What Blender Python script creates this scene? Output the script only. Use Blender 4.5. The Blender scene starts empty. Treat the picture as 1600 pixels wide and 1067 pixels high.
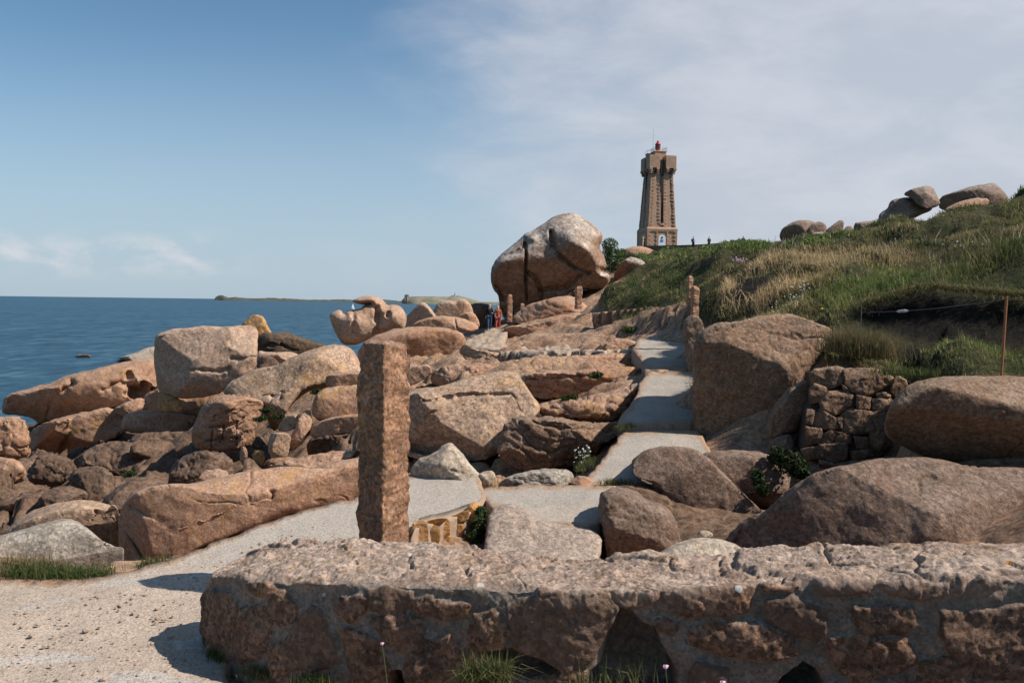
import bpy, bmesh, math, random
import numpy as np
from mathutils import Vector, Matrix, noise as mnoise
from mathutils.geometry import delaunay_2d_cdt
R_ = math.radians
scene = bpy.context.scene
COL = scene.collection
rng = np.random.default_rng(7)
random.seed(7)

# ------------------------------------------------------------------ camera
F = 28 / 36 * 1600                      # focal length in photo pixels
CAM = np.array([0.0, 0.0, 1.7])
PITCH, ROLL = R_(2.81), R_(0.73)
cam_d = bpy.data.cameras.new("camera")
cam_d.lens, cam_d.sensor_width, cam_d.clip_start, cam_d.clip_end = 28, 36, 0.05, 60000
cam = bpy.data.objects.new("camera", cam_d)
COL.objects.link(cam)
ROT = Matrix.Rotation(R_(90) - PITCH, 3, 'X') @ Matrix.Rotation(ROLL, 3, 'Z')
cam.matrix_world = Matrix.Translation(Vector(CAM)) @ ROT.to_4x4()
scene.camera = cam
RM = np.array([list(r) for r in ROT])

# ------------------------------------------------------------------ sun + sky
SUN_EL, SUN_AZ = R_(46), R_(8)         # azimuth: degrees behind the right-hand side
to_sun = Vector((math.cos(SUN_EL) * math.cos(SUN_AZ), -math.cos(SUN_EL) * math.sin(SUN_AZ), math.sin(SUN_EL)))
sl = bpy.data.lights.new("sun", 'SUN')
sl.energy, sl.angle, sl.color = 4.9, R_(0.5), (1.0, 0.92, 0.82)
so = bpy.data.objects.new("sun", sl)
COL.objects.link(so)
so.rotation_euler = (-to_sun).to_track_quat('-Z', 'Y').to_euler()
so.location = (30, -10, 40)

scene.view_settings.view_transform = 'Standard'
scene.view_settings.look = 'None'
scene.view_settings.exposure = 0.5
scene.view_settings.gamma = 1.0

world = bpy.data.worlds.new("World")
scene.world = world
world.use_nodes = True
wt = world.node_tree
wt.nodes.clear()


class NT:
    """small node-tree builder"""
    def __init__(s, tree):
        s.t = tree

    def n(s, typ, **kw):
        nd = s.t.nodes.new(typ)
        for k, v in kw.items():
            setattr(nd, k, v)
        return nd

    def put(s, nd, key, v):
        if v is None:
            return
        sk = nd.inputs[key]
        if hasattr(v, 'links') or hasattr(v, 'is_linked'):
            s.t.links.new(v, sk)
        else:
            if isinstance(v, (tuple, list)) and len(v) == 3 and sk.type == 'RGBA':
                v = (*v, 1)
            sk.default_value = v

    def math(s, op, a, b=None, c=None, clamp=False):
        nd = s.n('ShaderNodeMath', operation=op, use_clamp=clamp)
        s.put(nd, 0, a); s.put(nd, 1, b); s.put(nd, 2, c)
        return nd.outputs[0]

    def rng(s, v, a, b, c=0.0, d=1.0, smooth=True):
        nd = s.n('ShaderNodeMapRange', interpolation_type='SMOOTHSTEP' if smooth else 'LINEAR')
        for k, x in zip(range(5), (v, a, b, c, d)):
            s.put(nd, k, x)
        return nd.outputs[0]

    def mix(s, f, a, b, blend='MIX'):
        nd = s.n('ShaderNodeMix', data_type='RGBA', blend_type=blend)
        s.put(nd, 'Factor', f)
        s.put(nd, 6, a); s.put(nd, 7, b)
        return nd.outputs[2]

    def noise(s, vec, scale, detail=4, rough=0.55, dist=0.0):
        nd = s.n('ShaderNodeTexNoise')
        s.put(nd, 'Vector', vec); s.put(nd, 'Scale', scale); s.put(nd, 'Detail', detail)
        s.put(nd, 'Roughness', rough); s.put(nd, 'Distortion', dist)
        return nd.outputs['Fac']

    def voro(s, vec, scale, feature='F1', out='Distance'):
        nd = s.n('ShaderNodeTexVoronoi', feature=feature)
        s.put(nd, 'Vector', vec); s.put(nd, 'Scale', scale)
        return nd.outputs[out]

    def attr(s, name):
        return s.n('ShaderNodeAttribute', attribute_name=name).outputs['Fac']

    def vmul(s, vec, v3):
        nd = s.n('ShaderNodeVectorMath', operation='MULTIPLY')
        s.put(nd, 0, vec); nd.inputs[1].default_value = v3
        return nd.outputs[0]


w = NT(wt)
sky = w.n('ShaderNodeTexSky', sky_type='NISHITA', sun_disc=False, sun_elevation=SUN_EL,
          sun_rotation=math.atan2(to_sun.x, to_sun.y), altitude=10, air_density=1.0, dust_density=0.6, ozone_density=2.5)
tc = w.n('ShaderNodeTexCoord')
sep = w.n('ShaderNodeSeparateXYZ')
wt.links.new(tc.outputs['Generated'], sep.inputs[0])
yy = w.math('MAXIMUM', w.math('ABSOLUTE', sep.outputs[1]), 0.12)
wu = w.math('DIVIDE', sep.outputs[0], yy)
ww = w.math('DIVIDE', sep.outputs[2], yy)
cmb = w.n('ShaderNodeCombineXYZ')
wt.links.new(wu, cmb.inputs[0]); wt.links.new(ww, cmb.inputs[1])
nz = w.noise(w.vmul(cmb.outputs[0], (1.4, 2.6, 1)), 1.6, 6, 0.5, 0.6)
nz2 = w.noise(w.vmul(cmb.outputs[0], (2.2, 5.5, 1)), 2.2, 8, 0.6, 0.3)
edge = w.math('ADD', w.math('MULTIPLY_ADD', w.math('SUBTRACT', nz, 0.5), 0.75, wu), w.math('MULTIPLY', w.math('SUBTRACT', nz2, 0.5), 0.28))
veil = w.math('MULTIPLY', w.rng(edge, -0.22, 0.22), w.rng(ww, -0.02, 0.12, 0.55, 0.86))
ahead = w.rng(sep.outputs[1], -0.05, 0.30)
veil = w.math('MULTIPLY', w.math('MULTIPLY', veil, ahead), w.rng(ww, 1.5, 0.6))
hz = w.math('MULTIPLY', w.math('MULTIPLY', w.rng(ww, 0.37, 0.0), 0.86), w.rng(sep.outputs[1], -0.2, 0.25, 0.3, 1.0))
nc = w.noise(w.vmul(cmb.outputs[0], (1.0, 2.2, 1)), 11, 7, 0.55, 0.2)
band = w.math('MULTIPLY', w.rng(ww, 0.015, 0.05), w.rng(ww, 0.095, 0.05))
bx = w.math('MULTIPLY', w.rng(wu, -0.30, -0.42), w.rng(wu, -0.9, -0.7))
cum = w.math('MULTIPLY', w.math('MULTIPLY', band, bx), w.rng(nc, 0.43, 0.66))
veilcol = w.mix(w.rng(nz2, 0.35, 0.7), (4.55, 4.85, 5.5), (5.5, 5.7, 6.2))
tint = w.mix(1.0, sky.outputs[0], (0.80, 0.97, 0.98), 'MULTIPLY')
c1 = w.mix(hz, tint, (3.75, 4.65, 5.6))
c2 = w.mix(veil, c1, veilcol)
c3 = w.mix(w.math('MULTIPLY', cum, 0.75), c2, (6.0, 6.0, 6.3))
bg = w.n('ShaderNodeBackground')
wt.links.new(c3, bg.inputs[0])
bg.inputs[1].default_value = 0.084
wo = w.n('ShaderNodeOutputWorld')
wt.links.new(bg.outputs[0], wo.inputs[0])

# ------------------------------------------------------------------ geometry helpers
def rays(px, py):
    px = np.asarray(px, float); py = np.asarray(py, float)
    v = np.stack([(px - 800) / F, -(py - 533.5) / F, -np.ones_like(px)], -1) @ RM.T
    return v

def P(px, py, d):
    """point seen at photo pixel (px,py) whose forward distance is d"""
    v = rays(px, py)
    return CAM + v * (np.asarray(d, float) / v[..., 1])[..., None]

def onz(px, py, z):
    v = rays(px, py)
    return CAM + v * ((np.asarray(z, float) - CAM[2]) / v[..., 2])[..., None]

def proj(p):
    q = (np.asarray(p) - CAM) @ RM
    return 800 + F * q[..., 0] / -q[..., 2], 533.5 - F * q[..., 1] / -q[..., 2]

def _h(i, j, k, s):
    with np.errstate(over='ignore'):
        h = (i.astype(np.uint32) * np.uint32(374761393) + j.astype(np.uint32) * np.uint32(668265263)
             + k.astype(np.uint32) * np.uint32(2246822519) + np.uint32((s * 3266489917) & 0xffffffff))
        h = (h ^ (h >> np.uint32(13))) * np.uint32(1274126177)
        h = h ^ (h >> np.uint32(16))
        h = h * np.uint32(2654435761)
        h = h ^ (h >> np.uint32(15))
    return h.astype(np.float64) / 4294967295.0

def vnoise(p, s=0):
    i = np.floor(p).astype(np.int64); f = p - i
    f = f * f * f * (f * (f * 6 - 15) + 10)
    out = 0
    for a in (0, 1):
        for b in (0, 1):
            for c in (0, 1):
                wgt = (f[:, 0] if a else 1 - f[:, 0]) * (f[:, 1] if b else 1 - f[:, 1]) * (f[:, 2] if c else 1 - f[:, 2])
                out = out + wgt * _h(i[:, 0] + a, i[:, 1] + b, i[:, 2] + c, s)
    return out * 2 - 1

def fbm(p, o=5, s=0, g=0.5):
    r, a = 0, 1.0
    for k in range(o):
        r = r + a * vnoise(p * 2 ** k + 17.3 * k, s + k)
        a *= g
    return r

def worley(p, s=0, full=False):
    i = np.floor(p).astype(np.int64)
    f1 = np.full(len(p), 9.0); f2 = np.full(len(p), 9.0); cr = np.zeros(len(p)); df = np.zeros((len(p), 3)); c2 = np.zeros(len(p))
    for a in (-1, 0, 1):
        for b in (-1, 0, 1):
            for c in (-1, 0, 1):
                ii, jj, kk = i[:, 0] + a, i[:, 1] + b, i[:, 2] + c
                q = np.stack([ii + _h(ii, jj, kk, s), jj + _h(ii, jj, kk, s + 1), kk + _h(ii, jj, kk, s + 2)], -1)
                dd = np.linalg.norm(q - p, axis=1)
                nr = dd < f1
                f2 = np.where(nr, f1, np.minimum(f2, dd))
                cr = np.where(nr, _h(ii, jj, kk, s + 3), cr)
                if full:
                    c2 = np.where(nr, _h(ii, jj, kk, s + 4), c2); df = np.where(nr[:, None], p - q, df)
                f1 = np.where(nr, dd, f1)
    return (f1, f2, cr, c2, df) if full else (f1, f2, cr)

def inpoly(px, py, poly):
    poly = np.asarray(poly, float)
    ins = np.zeros(np.shape(px), bool)
    j = len(poly) - 1
    for i in range(len(poly)):
        xi, yi = poly[i]; xj, yj = poly[j]
        c = ((yi > py) != (yj > py)) & (px < (xj - xi) * (py - yi) / (yj - yi + 1e-12) + xi)
        ins ^= c
        j = i
    return ins

def segdist(px, py, pts, closed=False):
    pts = np.asarray(pts, float)
    n = len(pts)
    best = np.full(np.shape(px), 1e9)
    for i in range(n if closed else n - 1):
        a = pts[i]; b = pts[(i + 1) % n]
        ab = b - a
        t = np.clip(((px - a[0]) * ab[0] + (py - a[1]) * ab[1]) / (ab @ ab + 1e-9), 0, 1)
        best = np.minimum(best, np.hypot(px - a[0] - t * ab[0], py - a[1] - t * ab[1]))
    return best

def sdpoly(px, py, poly):
    """signed distance, positive inside"""
    s = segdist(px, py, poly, True)
    return np.where(inpoly(px, py, poly), s, -s)

def sstep(a, b, x):
    t = np.clip((x - a) / (b - a), 0, 1)
    return t * t * (3 - 2 * t)

def smax(a, b, k):
    h = np.clip(0.5 + 0.5 * (a - b) / k, 0, 1)
    return b + (a - b) * h + k * h * (1 - h)

def meshobj(name, verts, faces, mat, origin=None, parent=None, attrs=None, smooth=True):
    verts = np.asarray(verts, float)
    if origin is None:
        origin = np.zeros(3)
    origin = np.asarray(origin, float)
    me = bpy.data.meshes.new(name)
    v = verts - origin
    if isinstance(faces, np.ndarray):
        nf, k = faces.shape
        me.vertices.add(len(v)); me.vertices.foreach_set('co', v.astype(np.float32).ravel())
        me.loops.add(nf * k); me.loops.foreach_set('vertex_index', faces.astype(np.int32).ravel())
        me.polygons.add(nf)
        me.polygons.foreach_set('loop_start', np.arange(0, nf * k, k, dtype=np.int32))
        me.polygons.foreach_set('loop_total', np.full(nf, k, dtype=np.int32))
        me.update(calc_edges=True)
    else:
        me.from_pydata([tuple(x) for x in v], [], faces)
    me.polygons.foreach_set('use_smooth', np.full(len(me.polygons), smooth))
    for k, a in (attrs or {}).items():
        at = me.attributes.new(k, 'FLOAT', 'POINT')
        at.data.foreach_set('value', np.asarray(a, np.float32))
    me.validate()
    me.materials.append(mat)
    o = bpy.data.objects.new(name, me)
    COL.objects.link(o)
    if parent is not None:
        o.parent = parent
    else:
        o.location = origin
    return o

def tag(o, label=None, cat=None, group=None, kind=None):
    for k, v in (('label', label), ('category', cat), ('group', group), ('kind', kind)):
        if v:
            o[k] = v
    return o

def empty(name, loc, label, cat, group=None, rz=0.0):
    o = bpy.data.objects.new(name, None)
    COL.objects.link(o)
    o.location = tuple(float(c) for c in loc); o.rotation_euler = (0, 0, rz)
    o.empty_display_size = 0.2
    return tag(o, label, cat, group)

def resample(poly, step, chaikin=2):
    p = np.asarray(poly, float)
    for _ in range(chaikin):
        q = np.roll(p, -1, 0)
        p = np.stack([p * 0.75 + q * 0.25, p * 0.25 + q * 0.75], 1).reshape(-1, 2)
    q = np.vstack([p, p[:1]])
    L = np.concatenate([[0], np.cumsum(np.linalg.norm(np.diff(q, axis=0), axis=1))])
    n = max(8, int(L[-1] / step))
    t = np.linspace(0, L[-1], n, endpoint=False)
    return np.stack([np.interp(t, L, q[:, 0]), np.interp(t, L, q[:, 1])], 1)

def triangulate(poly, step, seed=0, rings=()):
    """inside of a pixel polygon as triangles: boundary points first"""
    r = np.random.default_rng(seed)
    lo, hi = poly.min(0), poly.max(0)
    xs = np.arange(lo[0], hi[0], step); ys = np.arange(lo[1], hi[1], step * 0.866)
    gx, gy = np.meshgrid(xs, ys)
    gx = gx + (np.arange(len(ys)) % 2)[:, None] * step * 0.5
    g = np.stack([gx.ravel(), gy.ravel()], 1) + r.uniform(-0.15, 0.15, (gx.size, 2)) * step
    sd = sdpoly(g[:, 0], g[:, 1], poly)
    g = g[sd > step * (1.0 if len(rings) else 0.55)]
    if len(rings):
        tg = np.roll(poly, -1, 0) - np.roll(poly, 1, 0)
        nr = np.stack([-tg[:, 1], tg[:, 0]], 1) / (np.linalg.norm(tg, axis=1)[:, None] + 1e-9)
        if np.sum(poly[:, 0] * np.roll(poly[:, 1], -1) - np.roll(poly[:, 0], -1) * poly[:, 1]) < 0:
            nr = -nr
        ex = []
        for e_ in rings:
            q = poly + nr * e_ * step
            ok = sdpoly(q[:, 0], q[:, 1], poly) > e_ * step * .8
            ex.append(q[ok])
        g = np.vstack([g] + ex)
    pts = np.vstack([poly, g])
    n = len(poly)
    res = delaunay_2d_cdt([Vector(p) for p in pts], [(i, (i + 1) % n) for i in range(n)], [], 1, 1e-6)
    V = np.array([list(v) for v in res[0]]); T = np.array(res[2], dtype=int)
    # orientation so that it is counter-clockwise in the (x right, y down) image seen from the front
    a, b, c = V[T[:, 0]], V[T[:, 1]], V[T[:, 2]]
    cr = (b[:, 0] - a[:, 0]) * (c[:, 1] - a[:, 1]) - (b[:, 1] - a[:, 1]) * (c[:, 0] - a[:, 0])
    T[cr > 0] = T[cr > 0][:, ::-1]
    isb = np.zeros(len(V), bool)
    isb[:] = segdist(V[:, 0], V[:, 1], poly, True) < 1e-3
    return V, T, isb

def vnormals(v, f):
    n = np.zeros_like(v)
    fn = np.cross(v[f[:, 1]] - v[f[:, 0]], v[f[:, 2]] - v[f[:, 0]])
    for k in range(3):
        for ax in range(3):
            n[:, ax] += np.bincount(f[:, k], fn[:, ax], len(v))
    return n / (np.linalg.norm(n, axis=1)[:, None] + 1e-12)

SEED = [100]
def relief(outline, d, T=None, Tb=None, R=None, p=2.7, lean=0.25, yaw=0.0, bumps=(), cracks=(), facets=(),
           step=None, amp=0.03, nscale=None, blocky=0.0, bscale=None, strata=0.0, chaikin=1, k=None, oct=6, chips=7, iso=False, veins=1.0):
    """closed rock body: an outline at distance d swollen to a thickness T towards us and Tb away,
    with planed-off facets, swellings and cracks, roughened all over"""
    SEED[0] += 1
    sd = SEED[0]
    m = d / F
    o = np.asarray(outline, float)
    wpx = min(np.ptp(o[:, 0]), np.ptp(o[:, 1]) * 1.6)
    if step is None:
        step = max(1.4, min(2.6, wpx / 30))
    poly = resample(o, step, chaikin)
    V, tri, isb = triangulate(poly, step, sd, (.035, .12, .3, .62))
    px, py = V[:, 0], V[:, 1]
    # smooth distance field
    bs = resample(o, max(step, 2.5), chaikin)
    L = np.linalg.norm(np.roll(bs, -1, 0) - bs, axis=1)
    acc = np.zeros(len(V))
    for (bx_, by_), l in zip(bs, L):
        acc += l / (np.hypot(px - bx_, py - by_) + 0.02) ** 4
    s = (acc * 2 / math.pi) ** (-1 / 3.0)
    s = np.minimum(s, segdist(px, py, poly, True))
    s = np.where(isb, 0, s)
    smx = s.max()
    if T is None:
        T = wpx * m * 0.38
    if Tb is None:
        Tb = T
    if R is None:
        R = 0.58
    t = np.clip(s / (R * smx), 0, 1)
    h = (1 - (1 - t) ** p) ** (1 / p)
    cx, cy = (o[:, 0].min() + o[:, 0].max()) / 2, (o[:, 1].min() + o[:, 1].max()) / 2
    base = d + (lean * (cy - py) + yaw * (px - cx)) * m
    dep = base - T * h
    for (bx_, by_, r_, a_) in bumps:
        dep = dep - a_ * np.exp(-((px - bx_) ** 2 + (py - by_) ** 2) / (r_ * r_)) * np.minimum(1, h * 2)
    for (fx, fy, ax, ay, off) in facets:
        pd = d + off + (ax * (px - fx) + ay * (py - fy)) * m
        dep = np.where(isb, dep, np.minimum(smax(dep, pd, (k or T * 0.12)), base + Tb * h * 0.6))
    for (pts, wd, dp) in cracks:
        wob = vnoise(np.stack([px * 0.12, py * 0.12, px * 0 + sd], 1), sd) * wd * 0.7
        dep = dep + dp * np.exp(-((segdist(px, py, pts) + wob) / wd) ** 2) * np.minimum(1, h * 3)
    front = P(px, py, dep)
    bd = base + Tb * h
    ib = np.where(~isb)[0]
    back = P(px[ib], py[ib], bd[ib])
    remap = np.arange(len(V)); remap[ib] = len(V) + np.arange(len(ib))
    verts = np.vstack([front, back])
    faces = np.vstack([tri, remap[tri][:, ::-1]])
    size = wpx * m
    if chips:
        # flat spalled facets: planes that shave the swollen body, most of them on the sides and front
        rc = np.random.default_rng(sd * 7 + 1)
        cen = verts.mean(0)
        for _ in range(chips):
            nn = np.array([rc.normal(0, 1), -abs(rc.normal(0, 1)), rc.normal(.2, 1)]) if iso else np.array([rc.normal(0, .55), -1.0, rc.normal(.05, .5)])
            nn /= np.linalg.norm(nn)
            q = (verts - cen) @ nn
            cut = q.max() * rc.uniform(.74, .94)
            over = np.maximum(0, q - cut)
            verts = verts - nn * (over * .88)[:, None]
    ns = nscale or 3.0 / size
    n = vnormals(verts, faces)
    disp = amp * size * fbm(verts * ns + sd * 3.1, oct, sd, 0.56)
    if veins:
        # thin joints: zero lines of slow noise, deep in places and healed in others
        jc = verts * ns * np.array([.55, .55, .9]) + sd * 1.7
        for q in (0, 1):
            f_ = fbm(jc * (1 + .7 * q) + 31 * q, 4, sd + 40 + q, .45)
            gate = sstep(.0, .45, vnoise(verts * ns * .8 + 5 + 9 * q, sd + 60 + q))
            disp = disp - veins * min(.016 * size, .05) * (1 - .4 * q) * gate * np.exp(-(f_ / .02) ** 2)
    if blocky:
        b = (bscale or 5.0) / size
        warp = 0.35 * np.stack([fbm(verts * b + q, 2, sd + q) for q in (3, 7, 11)], 1)
        f1, f2, cr = worley(verts * b * np.array([1, 1, 1.5]) + warp, sd)
        disp = disp + blocky * size * ((cr - 0.5) - 0.8 * np.exp(-((f2 - f1) / 0.10) ** 2))
    if strata:
        q = verts @ np.array([0.18, 0.1, 1.0]) * 7 / size + 0.6 * fbm(verts * ns, 3, sd + 5)
        fr = q - np.floor(q)
        lay = _h(np.floor(q).astype(int), np.zeros(len(q), int), np.zeros(len(q), int), sd)
        disp = disp + strata * size * ((lay - 0.5) - 0.9 * np.exp(-(np.minimum(fr, 1 - fr) / 0.09) ** 2))
    verts = verts + n * disp[:, None]
    return verts, faces

def rock(name, label, mat, outline, d, cat='boulder', group=None, parent=None, **kw):
    v, f = relief(outline, d, **kw)
    org = np.array([v[:, 0].mean(), v[:, 1].mean(), v[:, 2].min()])
    o = meshobj(name, v, f, mat, org if parent is None else np.zeros(3), parent)
    if parent is None:
        tag(o, label, cat, group)
    return o

# box/tube builders for made things (bmesh)
def bm_box(bm, c, s, rz=0.0, bev=0.0, taper=1.0):
    M = Matrix.Translation(c) @ Matrix.Rotation(rz, 4, 'Z') @ Matrix.Diagonal((*s, 1))
    r = bmesh.ops.create_cube(bm, size=1, matrix=M)
    if taper != 1.0:
        for v in r['verts']:
            if v.co.z > c[2]:
                v.co.x = c[0] + (v.co.x - c[0]) * taper; v.co.y = c[1] + (v.co.y - c[1]) * taper
    if bev:
        es = {e for v in r['verts'] for e in v.link_edges}
        bmesh.ops.bevel(bm, geom=list(es), offset=bev, segments=1, affect='EDGES')

def bm_cone(bm, c, r1, r2, h, seg=16, axis=None):
    M = Matrix.Translation(Vector(c) + Vector((0, 0, h / 2))) if axis is None else axis
    bmesh.ops.create_cone(bm, segments=seg, radius1=r1, radius2=r2, depth=h, cap_ends=True, matrix=M)

def bm_tube(bm, a, b, r, seg=8, r2=None):
    a, b = Vector(a), Vector(b)
    q = (b - a).to_track_quat('Z', 'Y').to_matrix().to_4x4()
    bmesh.ops.create_cone(bm, segments=seg, radius1=r, radius2=r if r2 is None else r2, depth=(b - a).length,
                          cap_ends=True, matrix=Matrix.Translation((a + b) / 2) @ q)

def bmobj(name, bm, mat, parent=None, loc=(0, 0, 0), smooth=False):
    me = bpy.data.meshes.new(name)
    bmesh.ops.recalc_face_normals(bm, faces=bm.faces)
    bm.to_mesh(me); bm.free()
    me.polygons.foreach_set('use_smooth', np.full(len(me.polygons), smooth))
    me.materials.append(mat)
    o = bpy.data.objects.new(name, me)
    COL.objects.link(o)
    o.location = loc
    if parent is not None:
        o.parent = parent
    return o

# ------------------------------------------------------------------ materials
def newmat(name):
    m = bpy.data.materials.new(name)
    m.use_nodes = True
    m.node_tree.nodes.clear()
    t = NT(m.node_tree)
    b = t.n('ShaderNodeBsdfPrincipled')
    o = t.n('ShaderNodeOutputMaterial')
    m.node_tree.links.new(b.outputs[0], o.inputs[0])
    return m, t, b

def bump(t, h, strength, dist, prev=None):
    nd = t.n('ShaderNodeBump')
    t.put(nd, 'Height', h); t.put(nd, 'Strength', strength); t.put(nd, 'Distance', dist)
    if prev is not None:
        t.put(nd, 'Normal', prev)
    return nd.outputs[0]

ALB = 0.80        # overall albedo of the granite
def granite_color(t, pos, c1, c2, stain, up, s=1.0, grain=45, lichen=0.0, white=0.0, upamt=0.4, stainamt=0.6, gcon=1.0):
    """returns colour and grain height"""
    c1, c2, stain, up = (tuple(x * ALB for x in q) for q in (c1, c2, stain, up))
    geo = t.n('ShaderNodeNewGeometry')
    n1 = t.noise(pos, 0.55 * s, 5, 0.6, 0.3)
    col = t.mix(t.rng(n1, 0.36, 0.64), c1, c2)
    n2 = t.noise(pos, 2.3 * s, 8, 0.68, 0.4)
    col = t.mix(t.math('MULTIPLY', t.rng(n2, 0.52, 0.72), stainamt), col, stain)
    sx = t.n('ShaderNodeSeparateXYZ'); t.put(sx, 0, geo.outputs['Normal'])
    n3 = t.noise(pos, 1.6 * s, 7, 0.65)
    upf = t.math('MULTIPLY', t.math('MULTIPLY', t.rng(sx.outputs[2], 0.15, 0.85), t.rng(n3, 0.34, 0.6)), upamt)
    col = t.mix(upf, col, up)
    mt = t.noise(pos, grain * .16, 6, 0.72, .4)
    mv = t.rng(mt, .30, .70, 1 - .34 * gcon, 1 + .26 * gcon, False)
    cm = t.n('ShaderNodeCombineColor')
    for q in range(3):
        t.put(cm, q, mv)
    col = t.mix(1.0, col, cm.outputs[0], 'MULTIPLY')
    g1 = t.noise(pos, grain, 3, 0.75)
    g2 = t.voro(pos, grain * 0.75, 'F1', 'Color')
    sg = t.n('ShaderNodeSeparateColor'); t.put(sg, 0, g2)
    gv = t.math('MULTIPLY_ADD', t.math('SUBTRACT', sg.outputs[0], 0.5), 0.55 * gcon, t.rng(g1, 0.25, 0.75, 1 - 0.42 * gcon, 1 + 0.38 * gcon, False))
    cg = t.n('ShaderNodeCombineColor')
    for q in range(3):
        t.put(cg, q, gv)
    col = t.mix(1.0, col, cg.outputs[0], 'MULTIPLY')
    dk = t.math('MULTIPLY', t.rng(sg.outputs[1], 0.80, 0.9), 0.5 * gcon)
    col = t.mix(dk, col, tuple(c * 0.35 for c in c1))
    if white:
        wn = t.noise(pos, 7.5 * s, 6, 0.6)
        col = t.mix(t.math('MULTIPLY', t.rng(wn, 0.61, 0.66), white), col, (0.42, 0.40, 0.37))
    if lichen:
        ln = t.noise(pos, 3.2 * s, 9, 0.72, 0.5)
        lm = t.noise(pos, 0.7 * s, 3, 0.5)
        col = t.mix(t.math('MULTIPLY', t.math('MULTIPLY', t.rng(ln, 0.52, 0.6), t.rng(lm, 0.44, 0.58)), lichen), col, (0.44, 0.225, 0.045))
    return col, g1

def granite(name, c1=(.42, .27, .175), c2=(.36, .215, .13), stain=(.2, .115, .07), up=(.46, .36, .28), s=1.0, grain=45,
            lichen=0.0, white=0.0, upamt=0.4, stainamt=0.6, b=1.0, gcon=1.0, crack=0.0):
    m, t, bs = newmat(name)
    geo = t.n('ShaderNodeNewGeometry')
    pos = geo.outputs['Position']
    col, g1 = granite_color(t, pos, c1, c2, stain, up, s, grain, lichen, white, upamt, stainamt, gcon)
    nb = bump(t, t.noise(pos, 3.0 * s, 12, 0.7, 0.3), 0.55 * b, 0.10 / s)
    nb = bump(t, g1, 0.5 * b, 0.5 / grain, nb)
    if crack:
        v = t.voro(t.vmul(pos, (1, 1, 1.7)), 1.7 * s, 'DISTANCE_TO_EDGE')
        wv = t.math('MULTIPLY', t.rng(v, 0.035, 0.0), t.rng(t.noise(pos, 1.1 * s, 3), 0.48, 0.6))
        col = t.mix(t.math('MULTIPLY', wv, crack), col, tuple(c * 0.3 for c in c1))
    t.put(bs, 'Base Color', col); t.put(bs, 'Normal', nb)
    bs.inputs['Roughness'].default_value = 0.88
    bs.inputs['Specular IOR Level'].default_value = 0.25
    return m

def plain(name, c, rough=0.7, metal=0.0, var=0.25, scale=8, spec=0.3, bmp=0.15):
    m, t, bs = newmat(name)
    tcn = t.n('ShaderNodeTexCoord')
    n = t.noise(tcn.outputs['Object'], scale, 6, 0.6)
    col = t.mix(n, tuple(x * (1 - var) for x in c), tuple(min(1, x * (1 + var)) for x in c))
    t.put(bs, 'Base Color', col)
    t.put(bs, 'Normal', bump(t, n, bmp, 0.02))
    bs.inputs['Roughness'].default_value = rough
    bs.inputs['Metallic'].default_value = metal
    bs.inputs['Specular IOR Level'].default_value = spec
    return m

PINK = dict(c1=(.47, .28, .185), c2=(.40, .213, .125), stain=(.22, .115, .062), up=(.47, .35, .265))
M_near = granite('granite_near', **PINK, grain=85, s=1.3, gcon=.75, b=.8, lichen=0.35, white=0.25, crack=0.4)
M_mid = granite('granite_mid', **PINK, grain=32, s=0.7, gcon=.75, lichen=0.35, white=0.12, crack=0.4)
M_far = granite('granite_far', **PINK, grain=10, s=0.4, lichen=0.2, gcon=0.6, upamt=0.3, b=0.8)
M_pale = granite('granite_pale', c1=(.51, .34, .24), c2=(.46, .28, .18), stain=(.28, .16, .1), up=(.52, .385, .285), grain=22, s=0.7, gcon=0.7, upamt=0.4, crack=0.2)
M_yellow = granite('granite_lichened', c1=(.46, .31, .215), c2=(.43, .27, .17), stain=(.25, .14, .075), up=(.5, .385, .285), grain=32, s=0.9, lichen=0.38, crack=0.4)
M_brown = granite('granite_brown', c1=(.175, .105, .068), c2=(.125, .074, .048), stain=(.075, .05, .036), up=(.24, .16, .115), grain=30, s=0.9, stainamt=0.8, crack=0.3)
M_black = granite('seaweed_rock', c1=(.10, .07, .045), c2=(.15, .09, .05), stain=(.035, .03, .022), up=(.15, .11, .08), grain=12, s=0.4, stainamt=0.8)
M_grey = granite('granite_grey', c1=(.37, .31, .25), c2=(.31, .25, .2), stain=(.16, .14, .12), up=(.42, .38, .32), grain=60, s=1.4, white=0.6, upamt=0.6)
M_rough = granite('granite_rough', c1=(.33, .20, .125), c2=(.25, .15, .095), stain=(.11, .07, .048), up=(.36, .27, .20), grain=60, s=1.3, white=0.1, upamt=0.5, b=1.4, gcon=1.0)
M_painted_shade = granite('granite_painted_shade', c1=(.265, .17, .12), c2=(.2, .124, .088), stain=(.085, .058, .044), up=(.27, .20, .155), grain=60, s=1.3, white=0.15, upamt=0.6, b=1.4)  # rough granite darkened for right-hand boulders: their shade put into the colour
M_eleph = granite('granite_weathered_dome', c1=(.33, .205, .135), c2=(.30, .165, .10), stain=(.15, .085, .055), up=(.55, .49, .43), grain=7, s=0.3, upamt=0.9, gcon=0.8, b=1.2)
M_shade = granite('granite_skyline', c1=(.27, .185, .14), c2=(.23, .145, .105), stain=(.14, .09, .065), up=(.34, .29, .25), grain=7, s=0.3, upamt=0.6, gcon=0.5)
M_ledge = granite('ledge_granite', c1=(.41, .32, .255), c2=(.36, .265, .2), stain=(.22, .15, .11), up=(.45, .37, .31), grain=70, s=1.4, gcon=.9, white=.2)
M_orange = granite('granite_orange', c1=(.5, .29, .13), c2=(.46, .23, .08), stain=(.2, .1, .05), up=(.5, .32, .17), grain=22, s=0.9, lichen=0.6)
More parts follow.
